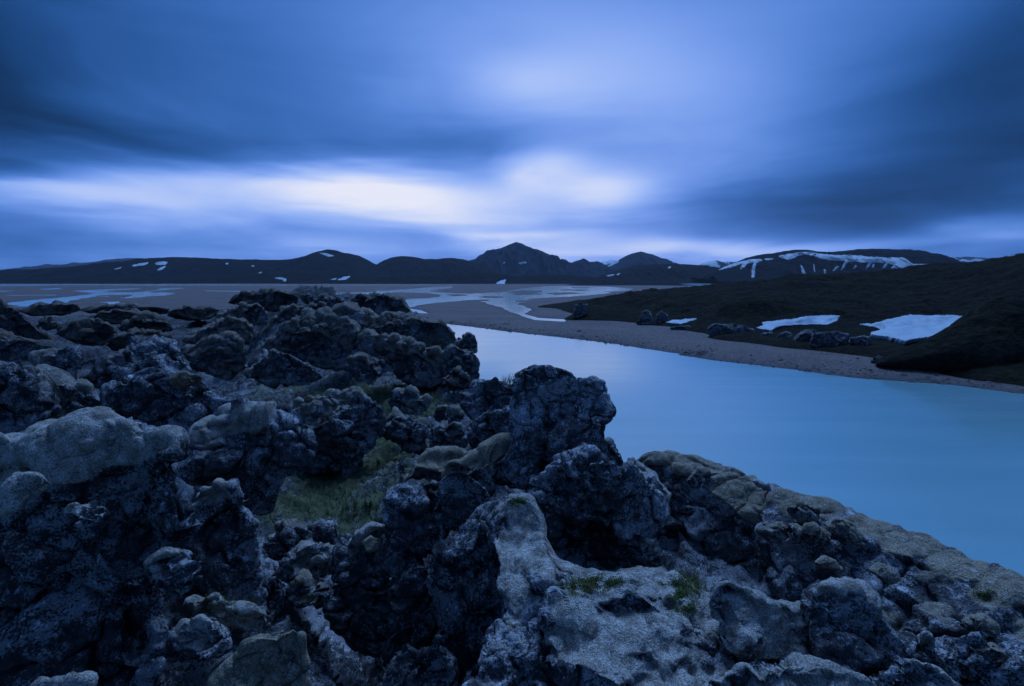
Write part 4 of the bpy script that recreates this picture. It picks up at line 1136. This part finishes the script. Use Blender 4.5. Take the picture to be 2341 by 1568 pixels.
# --- left foreground
LG = 'lava rocks of the left foreground'
T = [
 (B, 'dark lichened lava rock, upper of the two at the left', Z1([(535, 965), (556, 875), (640, 832), (740, 782), (850, 704), (950, 688), (1080, 704), (1156, 760), (1214, 872), (1180, 960), (960, 980), (800, 1000), (620, 1010)]), 9, 0.9, dict(moss=0.08, rough=1.1, q=2, lean=0.6)),
 (B, 'small mossy crag left of the dark lichened rock', Z1([(226, 862), (300, 808), (400, 758), (486, 752), (512, 800), (470, 850), (470, 960), (380, 976), (320, 910)]), 8.6, 0.5, dict(moss=0.35, lean=0.4)),
 (B, 'pale moss saddle between the dark rocks at the left', Z1([(185, 970), (236, 880), (350, 912), (440, 950), (560, 960), (640, 1060), (700, 1150), (620, 1200), (420, 1230), (250, 1150), (200, 1050)]), 7.2, 0.6, dict(moss=0.85, pillow=0.5, lean=0.9)),
 (B, 'dark lichened lava rock, lower of the two at the left', Z1([(640, 1020), (760, 948), (890, 915), (960, 892), (1100, 916), (1180, 900), (1300, 955), (1400, 1036), (1450, 1092), (1430, 1210), (1260, 1310), (1100, 1300), (940, 1250), (800, 1190), (650, 1130)]), 6.8, 0.7, dict(moss=0.05, rough=1.1, q=2, lean=0.6)),
 (B, 'round moss dome on the shoulder of the lower dark rock', Z1([(1116, 960), (1130, 920), (1170, 904), (1230, 920), (1260, 970), (1230, 1005), (1160, 1000)]), 6.5, 0.16, dict(moss=1.6, brown=0.8, pillow=0.4)),
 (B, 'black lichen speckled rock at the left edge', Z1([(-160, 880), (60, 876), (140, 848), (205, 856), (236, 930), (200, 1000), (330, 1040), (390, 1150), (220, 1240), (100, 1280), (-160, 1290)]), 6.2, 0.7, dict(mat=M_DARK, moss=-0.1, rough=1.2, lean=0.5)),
 (B, 'overhanging moss capped rock with a nose pointing right', Z4([(840, 500), (930, 340), (1000, 284), (1080, 246), (1120, 190), (1176, 160), (1230, 190), (1300, 192), (1370, 204), (1430, 246), (1456, 300), (1532, 326), (1526, 420), (1476, 506), (1404, 566), (1336, 656), (1296, 744), (1200, 714), (1130, 620), (1020, 580), (930, 570)]), 5.0, 0.6, dict(moss=0.15, rough=1.1, q=2, lean=0.15, pillow=0.4, caps=[(*Z4([(1120, 250)])[0], 70, 38), (*Z4([(1260, 250)])[0], 50, 36), (*Z4([(1020, 330)])[0], 40, 30)])),
 (B, 'lichened block below the overhanging rock', Z4([(936, 660), (1000, 588), (1080, 552), (1146, 574), (1190, 664), (1230, 744), (1284, 800), (1300, 900), (1296, 1010), (1330, 1160), (1220, 1160), (1000, 1150), (910, 1110), (890, 960), (930, 850), (925, 730)]), 4.1, 0.45, dict(moss=0.12, rough=1.1, q=2, lean=0.15, pillow=0.4, caps=[(*Z4([(1050, 610)])[0], 46, 30)])),
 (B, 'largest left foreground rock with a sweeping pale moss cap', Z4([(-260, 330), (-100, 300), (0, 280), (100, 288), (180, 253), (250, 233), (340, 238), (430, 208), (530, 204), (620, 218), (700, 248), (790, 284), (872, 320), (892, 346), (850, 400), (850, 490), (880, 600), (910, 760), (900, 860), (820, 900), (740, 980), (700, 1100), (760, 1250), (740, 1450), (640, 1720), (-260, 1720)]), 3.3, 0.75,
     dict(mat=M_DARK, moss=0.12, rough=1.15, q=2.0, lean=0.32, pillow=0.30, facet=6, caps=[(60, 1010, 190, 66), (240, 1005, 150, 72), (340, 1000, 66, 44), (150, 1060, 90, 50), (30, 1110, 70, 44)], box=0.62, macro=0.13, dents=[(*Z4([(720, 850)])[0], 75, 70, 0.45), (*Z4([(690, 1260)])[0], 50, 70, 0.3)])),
 (B, 'smooth moss cushion on the side of the largest left rock', Z4([(-60, 700), (0, 600), (70, 520), (140, 508), (215, 530), (242, 586), (200, 630), (120, 640), (100, 690), (0, 720)]), 2.75, 0.2, dict(moss=1.6, pillow=0.25, group=None)),
 (B, 'small square moss cushion on the face of the largest left rock', Z4([(322, 690), (380, 664), (440, 674), (500, 668), (506, 720), (490, 790), (440, 780), (370, 750)]), 2.72, 0.09, dict(moss=0.8, pillow=0.5)),
 (B, 'pale moss ledge hanging beside the black cavity', Z4([(700, 980), (760, 930), (830, 900), (890, 915), (905, 980), (920, 1080), (900, 1140), (820, 1100), (740, 1040)]), 3.0, 0.22, dict(moss=0.6, pillow=0.5, lean=0.3)),
 (B, 'round moss boulder at the bottom left of the pit', Z4([(840, 1300), (900, 1240), (990, 1216), (1066, 1250), (1124, 1320), (1134, 1392), (1050, 1440), (960, 1430), (860, 1400)]), 3.1, 0.28, dict(moss=0.75, pillow=0.4)),
 (B, 'green mossed rock above the round moss boulder', Z4([(920, 1150), (1000, 1120), (1080, 1110), (1160, 1170), (1300, 1196), (1356, 1240), (1310, 1310), (1180, 1300), (1060, 1260), (960, 1230)]), 3.5, 0.3, dict(moss=1.0, green=0.55, pillow=0.6)),
 (B, 'dark green moss hump at the bottom beside the pit', Z4([(1050, 1500), (1130, 1430), (1210, 1350), (1330, 1304), (1440, 1284), (1504, 1310), (1510, 1430), (1520, 1720), (1030, 1720)]), 3.0, 0.4, dict(moss=1.2, green=0.5, brown=1, pillow=0.5)),
 (B, 'pale moss topped rock at the very bottom left', Z4([(60, 1640), (200, 1530), (360, 1500), (450, 1530), (480, 1720), (40, 1720)]), 2.35, 0.2, dict(moss=1.2, pillow=0.4)),
]
for nm, lb, ol, dp, th, op in T:
    op.setdefault('group', LG)
    rock(nm, lb, 'rock', ol, dp, th, **op)

# --- the pit in front of the hollow
PG = 'rocks around the dark pit'
T = [
 ('dark rock at the upper left rim of the pit', Z5([(80, 900), (150, 832), (220, 818), (290, 830), (300, 900), (240, 940), (160, 970), (90, 960)]), 5.5, 0.35, dict(moss=0.2)),
 ('knobbly dark rock on the upper rim of the pit', Z5([(270, 850), (340, 818), (400, 836), (420, 890), (390, 930), (330, 950), (270, 920)]), 5.8, 0.35, dict(moss=0.2)),
 ('blunt moss backed rock in the middle of the pit', Z5([(140, 1060), (186, 970), (280, 906), (380, 912), (424, 960), (410, 1050), (330, 1080), (240, 1110), (170, 1120)]), 5.0, 0.4, dict(moss=0.4)),
 ('lumpy lichened rock wedged below the green hollow', Z5([(390, 1000), (436, 890), (530, 846), (640, 810), (680, 880), (700, 1000), (660, 1100), (560, 1150), (470, 1130), (410, 1070)]), 4.8, 0.45, dict(moss=0.35, rough=1.2)),
 ('dark moss ball on the lumpy rock by the pit', Z5([(545, 910), (580, 874), (622, 884), (632, 916), (600, 940), (560, 936)]), 4.55, 0.10, dict(moss=1.5, brown=1, pillow=0.3)),
 ('brown mossed stone low in the pit', Z5([(210, 1130), (276, 1056), (350, 1070), (396, 1130), (340, 1210), (240, 1200)]), 4.6, 0.3, dict(moss=0.4, green=0.2, brown=1)),
 ('small dark stone at the left wall of the pit', Z5([(90, 1090), (136, 1056), (184, 1110), (170, 1210), (110, 1210)]), 4.5, 0.22, dict(moss=0.2)),
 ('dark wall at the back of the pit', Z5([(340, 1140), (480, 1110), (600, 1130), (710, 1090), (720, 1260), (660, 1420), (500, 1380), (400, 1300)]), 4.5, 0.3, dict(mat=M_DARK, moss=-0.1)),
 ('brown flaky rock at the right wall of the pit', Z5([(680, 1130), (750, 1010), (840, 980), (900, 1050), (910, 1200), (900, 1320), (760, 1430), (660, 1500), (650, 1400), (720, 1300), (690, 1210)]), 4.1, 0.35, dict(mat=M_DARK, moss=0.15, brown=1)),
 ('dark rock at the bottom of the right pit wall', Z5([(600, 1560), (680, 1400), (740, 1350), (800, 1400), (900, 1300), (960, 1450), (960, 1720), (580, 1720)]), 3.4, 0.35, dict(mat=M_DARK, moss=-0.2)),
]
for lb, ol, dp, th, op in T:
    rock(RK, lb, 'rock', ol, dp, th, group=PG, **op)

# --- centre and right foreground
CG = 'lava rocks of the central foreground'
T = [
 (B, 'pale brown moss slab left of the pillar, rear one', Z5([(680, 690), (756, 582), (798, 510), (838, 468), (920, 452), (1010, 460), (1040, 480), (1000, 540), (930, 600), (880, 650), (790, 680), (720, 730)]), 5.5, 0.45, dict(moss=0.75, brown=0.9, pillow=0.4, lean=0.5)),
 (B, 'tan moss slab leaning on the left side of the pillar', Z5([(895, 610), (914, 548), (960, 516), (1040, 478), (1110, 438), (1180, 416), (1240, 418), (1250, 480), (1180, 520), (1160, 600), (1130, 660), (1040, 640), (960, 630)]), 5.1, 0.45, dict(moss=0.8, brown=1.0, pillow=0.3, lean=0.55)),
 ('lava_pillar', 'tall blocky dark lava pillar standing against the river', Z5([(1246, 140), (1286, 96), (1340, 76), (1420, 82), (1480, 102), (1530, 124), (1600, 138), (1662, 150), (1678, 190), (1668, 240), (1688, 286), (1684, 322), (1654, 350), (1650, 400), (1668, 440), (1660, 520), (1600, 600), (1500, 640), (1380, 660), (1240, 640), (1150, 600), (1140, 550), (1190, 500), (1228, 460), (1228, 380), (1234, 280), (1238, 200)]), 5.2, 0.5,
     dict(moss=-0.35, rough=0.75, s=0.62, q=3.2, lean=0.08, box=0.45, facet=9, macro=0.12, side=0.025, dents=[(*Z5([(1395, 400)])[0], 6, 60, 0.14), (*Z5([(1384, 530)])[0], 6, 50, 0.14)])),
 (B, 'small rock shoulder behind the right foot of the pillar', Z6([(130, 160), (180, 150), (210, 200), (250, 260), (280, 290), (200, 310), (130, 280)]), 5.5, 0.3, dict(moss=0.45)),
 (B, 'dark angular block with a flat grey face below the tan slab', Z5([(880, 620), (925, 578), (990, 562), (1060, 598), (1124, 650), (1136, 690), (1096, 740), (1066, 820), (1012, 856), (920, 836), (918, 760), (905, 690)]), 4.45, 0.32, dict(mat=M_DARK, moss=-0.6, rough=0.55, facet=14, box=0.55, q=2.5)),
 (B, 'ragged lichened rib at the left of the centre', Z5([(640, 900), (655, 740), (690, 672), (756, 632), (822, 600), (896, 616), (926, 700), (930, 830), (920, 890), (880, 960), (810, 1010), (740, 1050), (690, 980)]), 4.6, 0.45, dict(moss=0.28, rough=1.3, q=2.5, greens=[(*Z5([(850, 640)])[0], 40, 25, 0.6)])),
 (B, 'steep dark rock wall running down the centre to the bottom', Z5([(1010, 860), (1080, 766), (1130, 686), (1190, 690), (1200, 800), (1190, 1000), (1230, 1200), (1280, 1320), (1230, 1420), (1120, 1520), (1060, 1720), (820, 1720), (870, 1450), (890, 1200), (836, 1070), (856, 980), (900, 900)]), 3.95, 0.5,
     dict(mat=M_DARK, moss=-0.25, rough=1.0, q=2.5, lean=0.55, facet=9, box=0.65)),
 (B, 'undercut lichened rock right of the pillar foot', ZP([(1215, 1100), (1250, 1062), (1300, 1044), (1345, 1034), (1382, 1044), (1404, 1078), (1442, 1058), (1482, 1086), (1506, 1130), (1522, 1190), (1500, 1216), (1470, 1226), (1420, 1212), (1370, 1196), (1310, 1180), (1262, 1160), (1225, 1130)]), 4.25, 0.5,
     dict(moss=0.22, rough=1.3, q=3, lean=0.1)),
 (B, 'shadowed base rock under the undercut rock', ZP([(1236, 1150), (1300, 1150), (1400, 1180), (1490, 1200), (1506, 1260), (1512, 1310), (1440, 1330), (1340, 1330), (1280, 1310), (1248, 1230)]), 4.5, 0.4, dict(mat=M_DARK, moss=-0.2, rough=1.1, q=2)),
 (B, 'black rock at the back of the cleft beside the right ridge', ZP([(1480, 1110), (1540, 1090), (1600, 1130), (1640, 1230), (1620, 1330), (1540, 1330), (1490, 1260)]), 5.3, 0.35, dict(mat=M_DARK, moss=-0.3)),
 (B, 'round headed lump on top of the undercut rock', Z6([(40, 320), (70, 276), (110, 252), (170, 256), (204, 288), (220, 350), (200, 420), (140, 460), (80, 440), (46, 390)]), 3.95, 0.25, dict(moss=0.4, rough=1.2, q=3)),
 (B, 'pale moss saddle between the undercut rock and the right ridge', Z6([(290, 290), (330, 270), (400, 330), (470, 390), (520, 430), (500, 520), (440, 560), (380, 520), (330, 420)]), 4.9, 0.3, dict(moss=1.1, pillow=0.4, lean=0.7)),
 (B, 'lichen crusted stump at the foot of the undercut rock', Z6([(345, 720), (380, 680), (430, 700), (470, 760), (480, 820), (420, 840), (360, 820)]), 3.95, 0.2, dict(moss=0.6, rough=1.2)),
 (B, 'moss draped rock at the upper end of the right ridge', Z6([(296, 280), (330, 240), (380, 204), (450, 193), (560, 203), (650, 248), (730, 288), (830, 298), (884, 345), (1000, 364), (1100, 408), (1180, 470), (1170, 640), (1130, 820), (1000, 990), (820, 960), (640, 830), (530, 640), (500, 520), (440, 430), (340, 340)]), lin(1440, 5.7, 1800, 4.9), 0.55,
     dict(moss=0.25, brown=0.75, rough=0.8, q=2.5, lean=0.55, pillow=0.4, caps=[(*Z6([(450, 240)])[0], 60, 24), (*Z6([(640, 290)])[0], 70, 30), (*Z6([(820, 400)])[0], 60, 40), (*Z6([(960, 500)])[0], 60, 40)])),
 (B, 'long ridge rock with a tan moss crest running to the right edge', Z6([(1000, 372), (1100, 408), (1200, 438), (1300, 468), (1400, 498), (1500, 556), (1600, 588), (1750, 618), (1900, 676), (2050, 756), (2200, 826), (2341, 912), (2560, 1040), (2640, 1640), (2341, 1620), (2060, 1500), (1800, 1380), (1560, 1290), (1350, 1200), (1130, 1080), (1000, 900), (970, 640), (980, 480)]), lambda x, y: 4.9 - 1.3 * (x - 1750) / 590.0 - 0.75 * (y - 1130 - 0.36 * (x - 1750)) / 330.0, 0.42,
     dict(moss=0.10, brown=0.75, rough=0.75, q=2.8, lean=0.1, pillow=0.16, box=0.7, facet=4, macro=0.12, caps=[(*Z6([(1250, 500)])[0], 80, 30), (*Z6([(1500, 600)])[0], 80, 28), (*Z6([(1750, 690)])[0], 80, 32), (*Z6([(2000, 800)])[0], 80, 40), (*Z6([(2250, 930)])[0], 90, 46), (*Z6([(1150, 450)])[0], 70, 24)], greens=[(*Z6([(2150, 960)])[0], 60, 22, 0.7), (*Z6([(1750, 760)])[0], 50, 14, 0.5)])),
]
for nm, lb, ol, dp, th, op in T:
    rock(nm, lb, 'rock', ol, dp, th, group=CG, **op)

MG = 'moss cushions and boulders of the right foreground'
T = [
 ('flat moss cushion on the right ridge, nearest its upper end', Z6([(585, 370), (610, 320), (650, 306), (700, 330), (716, 370), (680, 400), (620, 400)]), 4.75, 0.10),
 ('moss cushion on the ridge slope, first from the left in its row', Z6([(960, 640), (990, 600), (1050, 586), (1120, 610), (1166, 690), (1100, 700), (1020, 680)]), 4.2, 0.14),
 ('narrow moss cushion wedged second from the left in its row', Z6([(1120, 620), (1160, 614), (1200, 650), (1212, 690), (1170, 700)]), 4.15, 0.10),
 ('moss cushion third from the left in the ridge row', Z6([(1186, 640), (1210, 600), (1260, 592), (1310, 630), (1336, 690), (1290, 712), (1230, 690)]), 4.1, 0.13),
 ('widest moss cushion of the ridge row, at its right end', Z6([(1300, 610), (1340, 564), (1400, 556), (1460, 590), (1500, 650), (1520, 710), (1450, 710), (1370, 680)]), 4.05, 0.16),
 ('moss cushion just under the ridge crest', Z6([(1110, 510), (1150, 478), (1220, 478), (1264, 520), (1280, 566), (1200, 560), (1140, 540)]), 4.4, 0.12),
 ('moss dome low on the dark ridge face, left', Z6([(1250, 800), (1300, 770), (1360, 780), (1404, 830), (1396, 870), (1330, 850), (1270, 840)]), 3.7, 0.12),
 ('moss dome low on the dark ridge face, right', Z6([(1560, 850), (1590, 812), (1640, 804), (1676, 850), (1690, 900), (1630, 910), (1580, 890)]), 3.55, 0.11),
 ('dark moss dome near the right edge of the ridge', Z6([(2000, 1100), (2060, 1058), (2140, 1066), (2204, 1120), (2216, 1190), (2130, 1210), (2050, 1180)]), 3.2, 0.16),
]
for lb, ol, dp, th in T:
    rock('moss_cushion', lb, 'moss', ol, dp, th, moss=0.85, brown=0.7, pillow=0.4, rough=0.7, lean=0.3, macro=0.25, facet=0, group=MG, q=2)
T = [
 ('long pale moss and lichen slope from the pillar foot to the bottom centre', ZP([(1122, 1235), (1135, 1165), (1165, 1136), (1215, 1130), (1236, 1190), (1262, 1255), (1305, 1302), (1380, 1308), (1450, 1300), (1520, 1298), (1575, 1326), (1615, 1370), (1646, 1430), (1662, 1500), (1680, 1700), (1040, 1700), (1086, 1560), (1118, 1480), (1146, 1400), (1150, 1320)]), lambda x, y: 4.15 - 1.25 * (y - 1140) / 430.0, 0.5,
     dict(moss=0.42, brown=0.2, pillow=0.25, rough=1.25, q=2.8, lean=0.05, macro=0.20, facet=4, side=0.05, shift=(-30, -20), greens=[(1560, 1360, 80, 80, 0.75), (1290, 1345, 110, 34, 0.6), (1180, 1450, 60, 90, 0.5), (1400, 1330, 80, 34, 0.45), (1185, 1146, 40, 14, 1.0)])),
 ('pale round moss boulder right of the moss mound', Z6([(700, 970), (735, 910), (800, 886), (864, 888), (936, 926), (1000, 986), (1100, 1006), (1200, 1016), (1286, 1070), (1310, 1170), (1340, 1240), (1310, 1320), (1200, 1340), (1000, 1340), (860, 1310), (796, 1250), (750, 1180), (756, 1100), (706, 1040)]), 3.0, 0.35,
     dict(moss=0.55, brown=0.3, pillow=0.35, rough=1.1, q=2.5, lean=0.45, macro=0.2)),
 ('lichen spotted moss boulder beside the pale round one', Z6([(1196, 1020), (1246, 960), (1330, 916), (1430, 906), (1506, 930), (1564, 996), (1626, 1060), (1706, 1140), (1750, 1220), (1740, 1310), (1600, 1340), (1450, 1370), (1340, 1310), (1280, 1180), (1250, 1080)]), 2.95, 0.38,
     dict(moss=0.40, brown=0.5, pillow=0.4, rough=1.0, q=2.5, lean=0.4)),
 ('moss rock cut by the bottom edge right of the mound', Z6([(690, 1480), (790, 1384), (900, 1326), (1050, 1346), (1180, 1336), (1330, 1346), (1460, 1360), (1570, 1420), (1620, 1620), (660, 1620)]), 2.55, 0.3, dict(moss=0.65, brown=0.3, pillow=0.7, q=2, lean=0.5)),
 ('moss rock cut by the bottom edge, farther right', Z6([(1560, 1440), (1600, 1366), (1680, 1312), (1780, 1316), (1900, 1366), (1990, 1430), (2040, 1640), (1540, 1640)]), 2.6, 0.3, dict(moss=0.6, brown=0.3, pillow=0.6, q=2, lean=0.5)),
 ('small lichened stone right of the lichen spotted boulder', Z6([(1740, 1290), (1786, 1206), (1870, 1214), (1936, 1290), (1970, 1380), (1860, 1380), (1760, 1350)]), 2.9, 0.22, dict(moss=0.35, rough=1.2)),
 ('dark mossy stone below the right end of the ridge', Z6([(1980, 1300), (2070, 1216), (2180, 1224), (2256, 1300), (2250, 1410), (2110, 1440), (2000, 1400)]), 2.95, 0.28, dict(moss=0.55, brown=0.8)),
 ('dark broken rock in the bottom right corner', Z6([(2000, 1480), (2150, 1390), (2300, 1300), (2480, 1290), (2560, 1400), (2560, 1660), (1980, 1660)]), 2.9, 0.35, dict(moss=0.1, rough=1.2, q=2)),
]
for lb, ol, dp, th, op in T:
    rock('moss_boulder', lb, 'rock', ol, dp, th, group=MG, **op)
print('ROCK TRIS', AREA[0])

# ------------------------------------------------------------------ grass and sprigs
def blades(name, label, P, h, w, mat, seed, lean=0.5, kind='stuff', cat=None, up=None):
    rs = np.random.RandomState(seed); n = len(P)
    a = rs.uniform(0, 2 * math.pi, n); t = np.stack([np.cos(a), np.sin(a), np.zeros(n)], 1)
    b = rs.uniform(0, 2 * math.pi, n); lo = np.stack([np.cos(b), np.sin(b), np.zeros(n)], 1)
    H = h * rs.uniform(0.5, 1.3, n)[:, None]; W = w * rs.uniform(0.6, 1.3, n)[:, None]
    ln = lo * rs.uniform(0.1, 1.0, n)[:, None] * lean
    U = np.array([[0, 0, 1.0]]) if up is None else up * 0.7 + np.array([0, 0, 0.3])
    p0, p1 = P - t * W - U * H * 0.1, P + t * W - U * H * 0.1
    m = P + U * H * 0.55 + ln * H * 0.4
    p2, p3 = m + t * W * 0.7, m - t * W * 0.7
    p4 = P + U * H * (1 - 0.25 * np.linalg.norm(ln, axis=1)[:, None]) + ln * H * 1.1
    V = np.stack([p0, p1, p2, p3, p4], 1).reshape(-1, 3)
    k = np.arange(n)[:, None] * 5
    T3 = np.concatenate([k + np.array([[0, 1, 2]]), k + np.array([[0, 2, 3]]), k + np.array([[3, 2, 4]])])
    o = mesh_obj(name, V, T3, mat, origin=P.mean(0))
    return tag(o, label, cat, kind=kind)

def grass():
    rs = np.random.RandomState(4)
    r = np.sqrt(LV[:, 0] ** 2 + LV[:, 1] ** 2)
    pts = []
    ok = (LGR > 0.22) & (r > 3) & (r < 22)
    idx = np.where(ok)[0]
    prob = np.clip((LGR[idx] - 0.15) * 1.6, 0, 1) * (r[idx] ** 2)
    prob /= prob.sum()
    pick = rs.choice(idx, 65000, p=prob)
    P = LV[pick] + rs.normal(size=(len(pick), 3)) * np.array([1, 1, 0.15]) * (r[pick] * 0.004)[:, None]
    dd = r[pick]
    near = dd < 9
    blades('hollow_grass', 'short green and brown grass growing in the hollow and gullies', P, 0.034, 0.0042, M_GRASS, 1, 1.1)
    # dry grass tuft against the river, behind the pillar
    c = at(1166, 876, 7.5)
    T = c + rs.normal(size=(140, 3)) * np.array([0.09, 0.08, 0.02])
    blades('dry_grass_tuft', 'thin dry grass tuft standing just left of the tall pillar', T, 0.15, 0.0022, M_DRY, 2, 0.7, kind='stuff')
    if GREEN:
        V = np.concatenate([g[0] for g in GREEN]); N = np.concatenate([g[1] for g in GREEN]); w = np.concatenate([g[2] for g in GREEN])
        pr = np.clip(w - 0.30, 0, 1) * np.clip(pn(V * 14.0) * 3 + 0.4, 0, 1) * np.clip(pn(V * 5.0 + 9) * 3 + 0.7, 0, 1) + 1e-6; pr /= pr.sum()
        k = rs.choice(len(V), 14000, p=pr)
        P = V[k] + rs.normal(size=(len(k), 3)) * 0.012
        blades('moss_sprigs', 'bright green moss sprigs growing on the foreground rocks', P, 0.010, 0.0030, M_SPRIG, 3, 1.3, up=N[k])
grass()

# ------------------------------------------------------------------ air
def haze():
    x0, x1, y0, y1, z0, z1 = -11500, 11500, -400, 11500, -6, 470
    V = np.array([[x, y, z] for z in (z0, z1) for y in (y0, y1) for x in (x0, x1)], float)
    Fq = np.array([[0, 2, 3, 1], [4, 5, 7, 6], [0, 1, 5, 4], [2, 6, 7, 3], [0, 4, 6, 2], [1, 3, 7, 5]])
    m = bpy.data.materials.new('haze'); m.use_nodes = True; nt = m.node_tree; nt.nodes.clear()
    out = nt.nodes.new('ShaderNodeOutputMaterial'); p = nt.nodes.new('ShaderNodeVolumePrincipled')
    p.inputs['Color'].default_value = (0.85, 0.90, 1.0, 1); p.inputs['Density'].default_value = 1.5e-5
    p.inputs['Anisotropy'].default_value = 0.2
    nt.links.new(p.outputs[0], out.inputs['Volume'])
    o = mesh_obj('haze', V, Fq, m, smooth=False)
    tag(o, 'thin bluish evening air over the plain', kind='stuff')
haze()
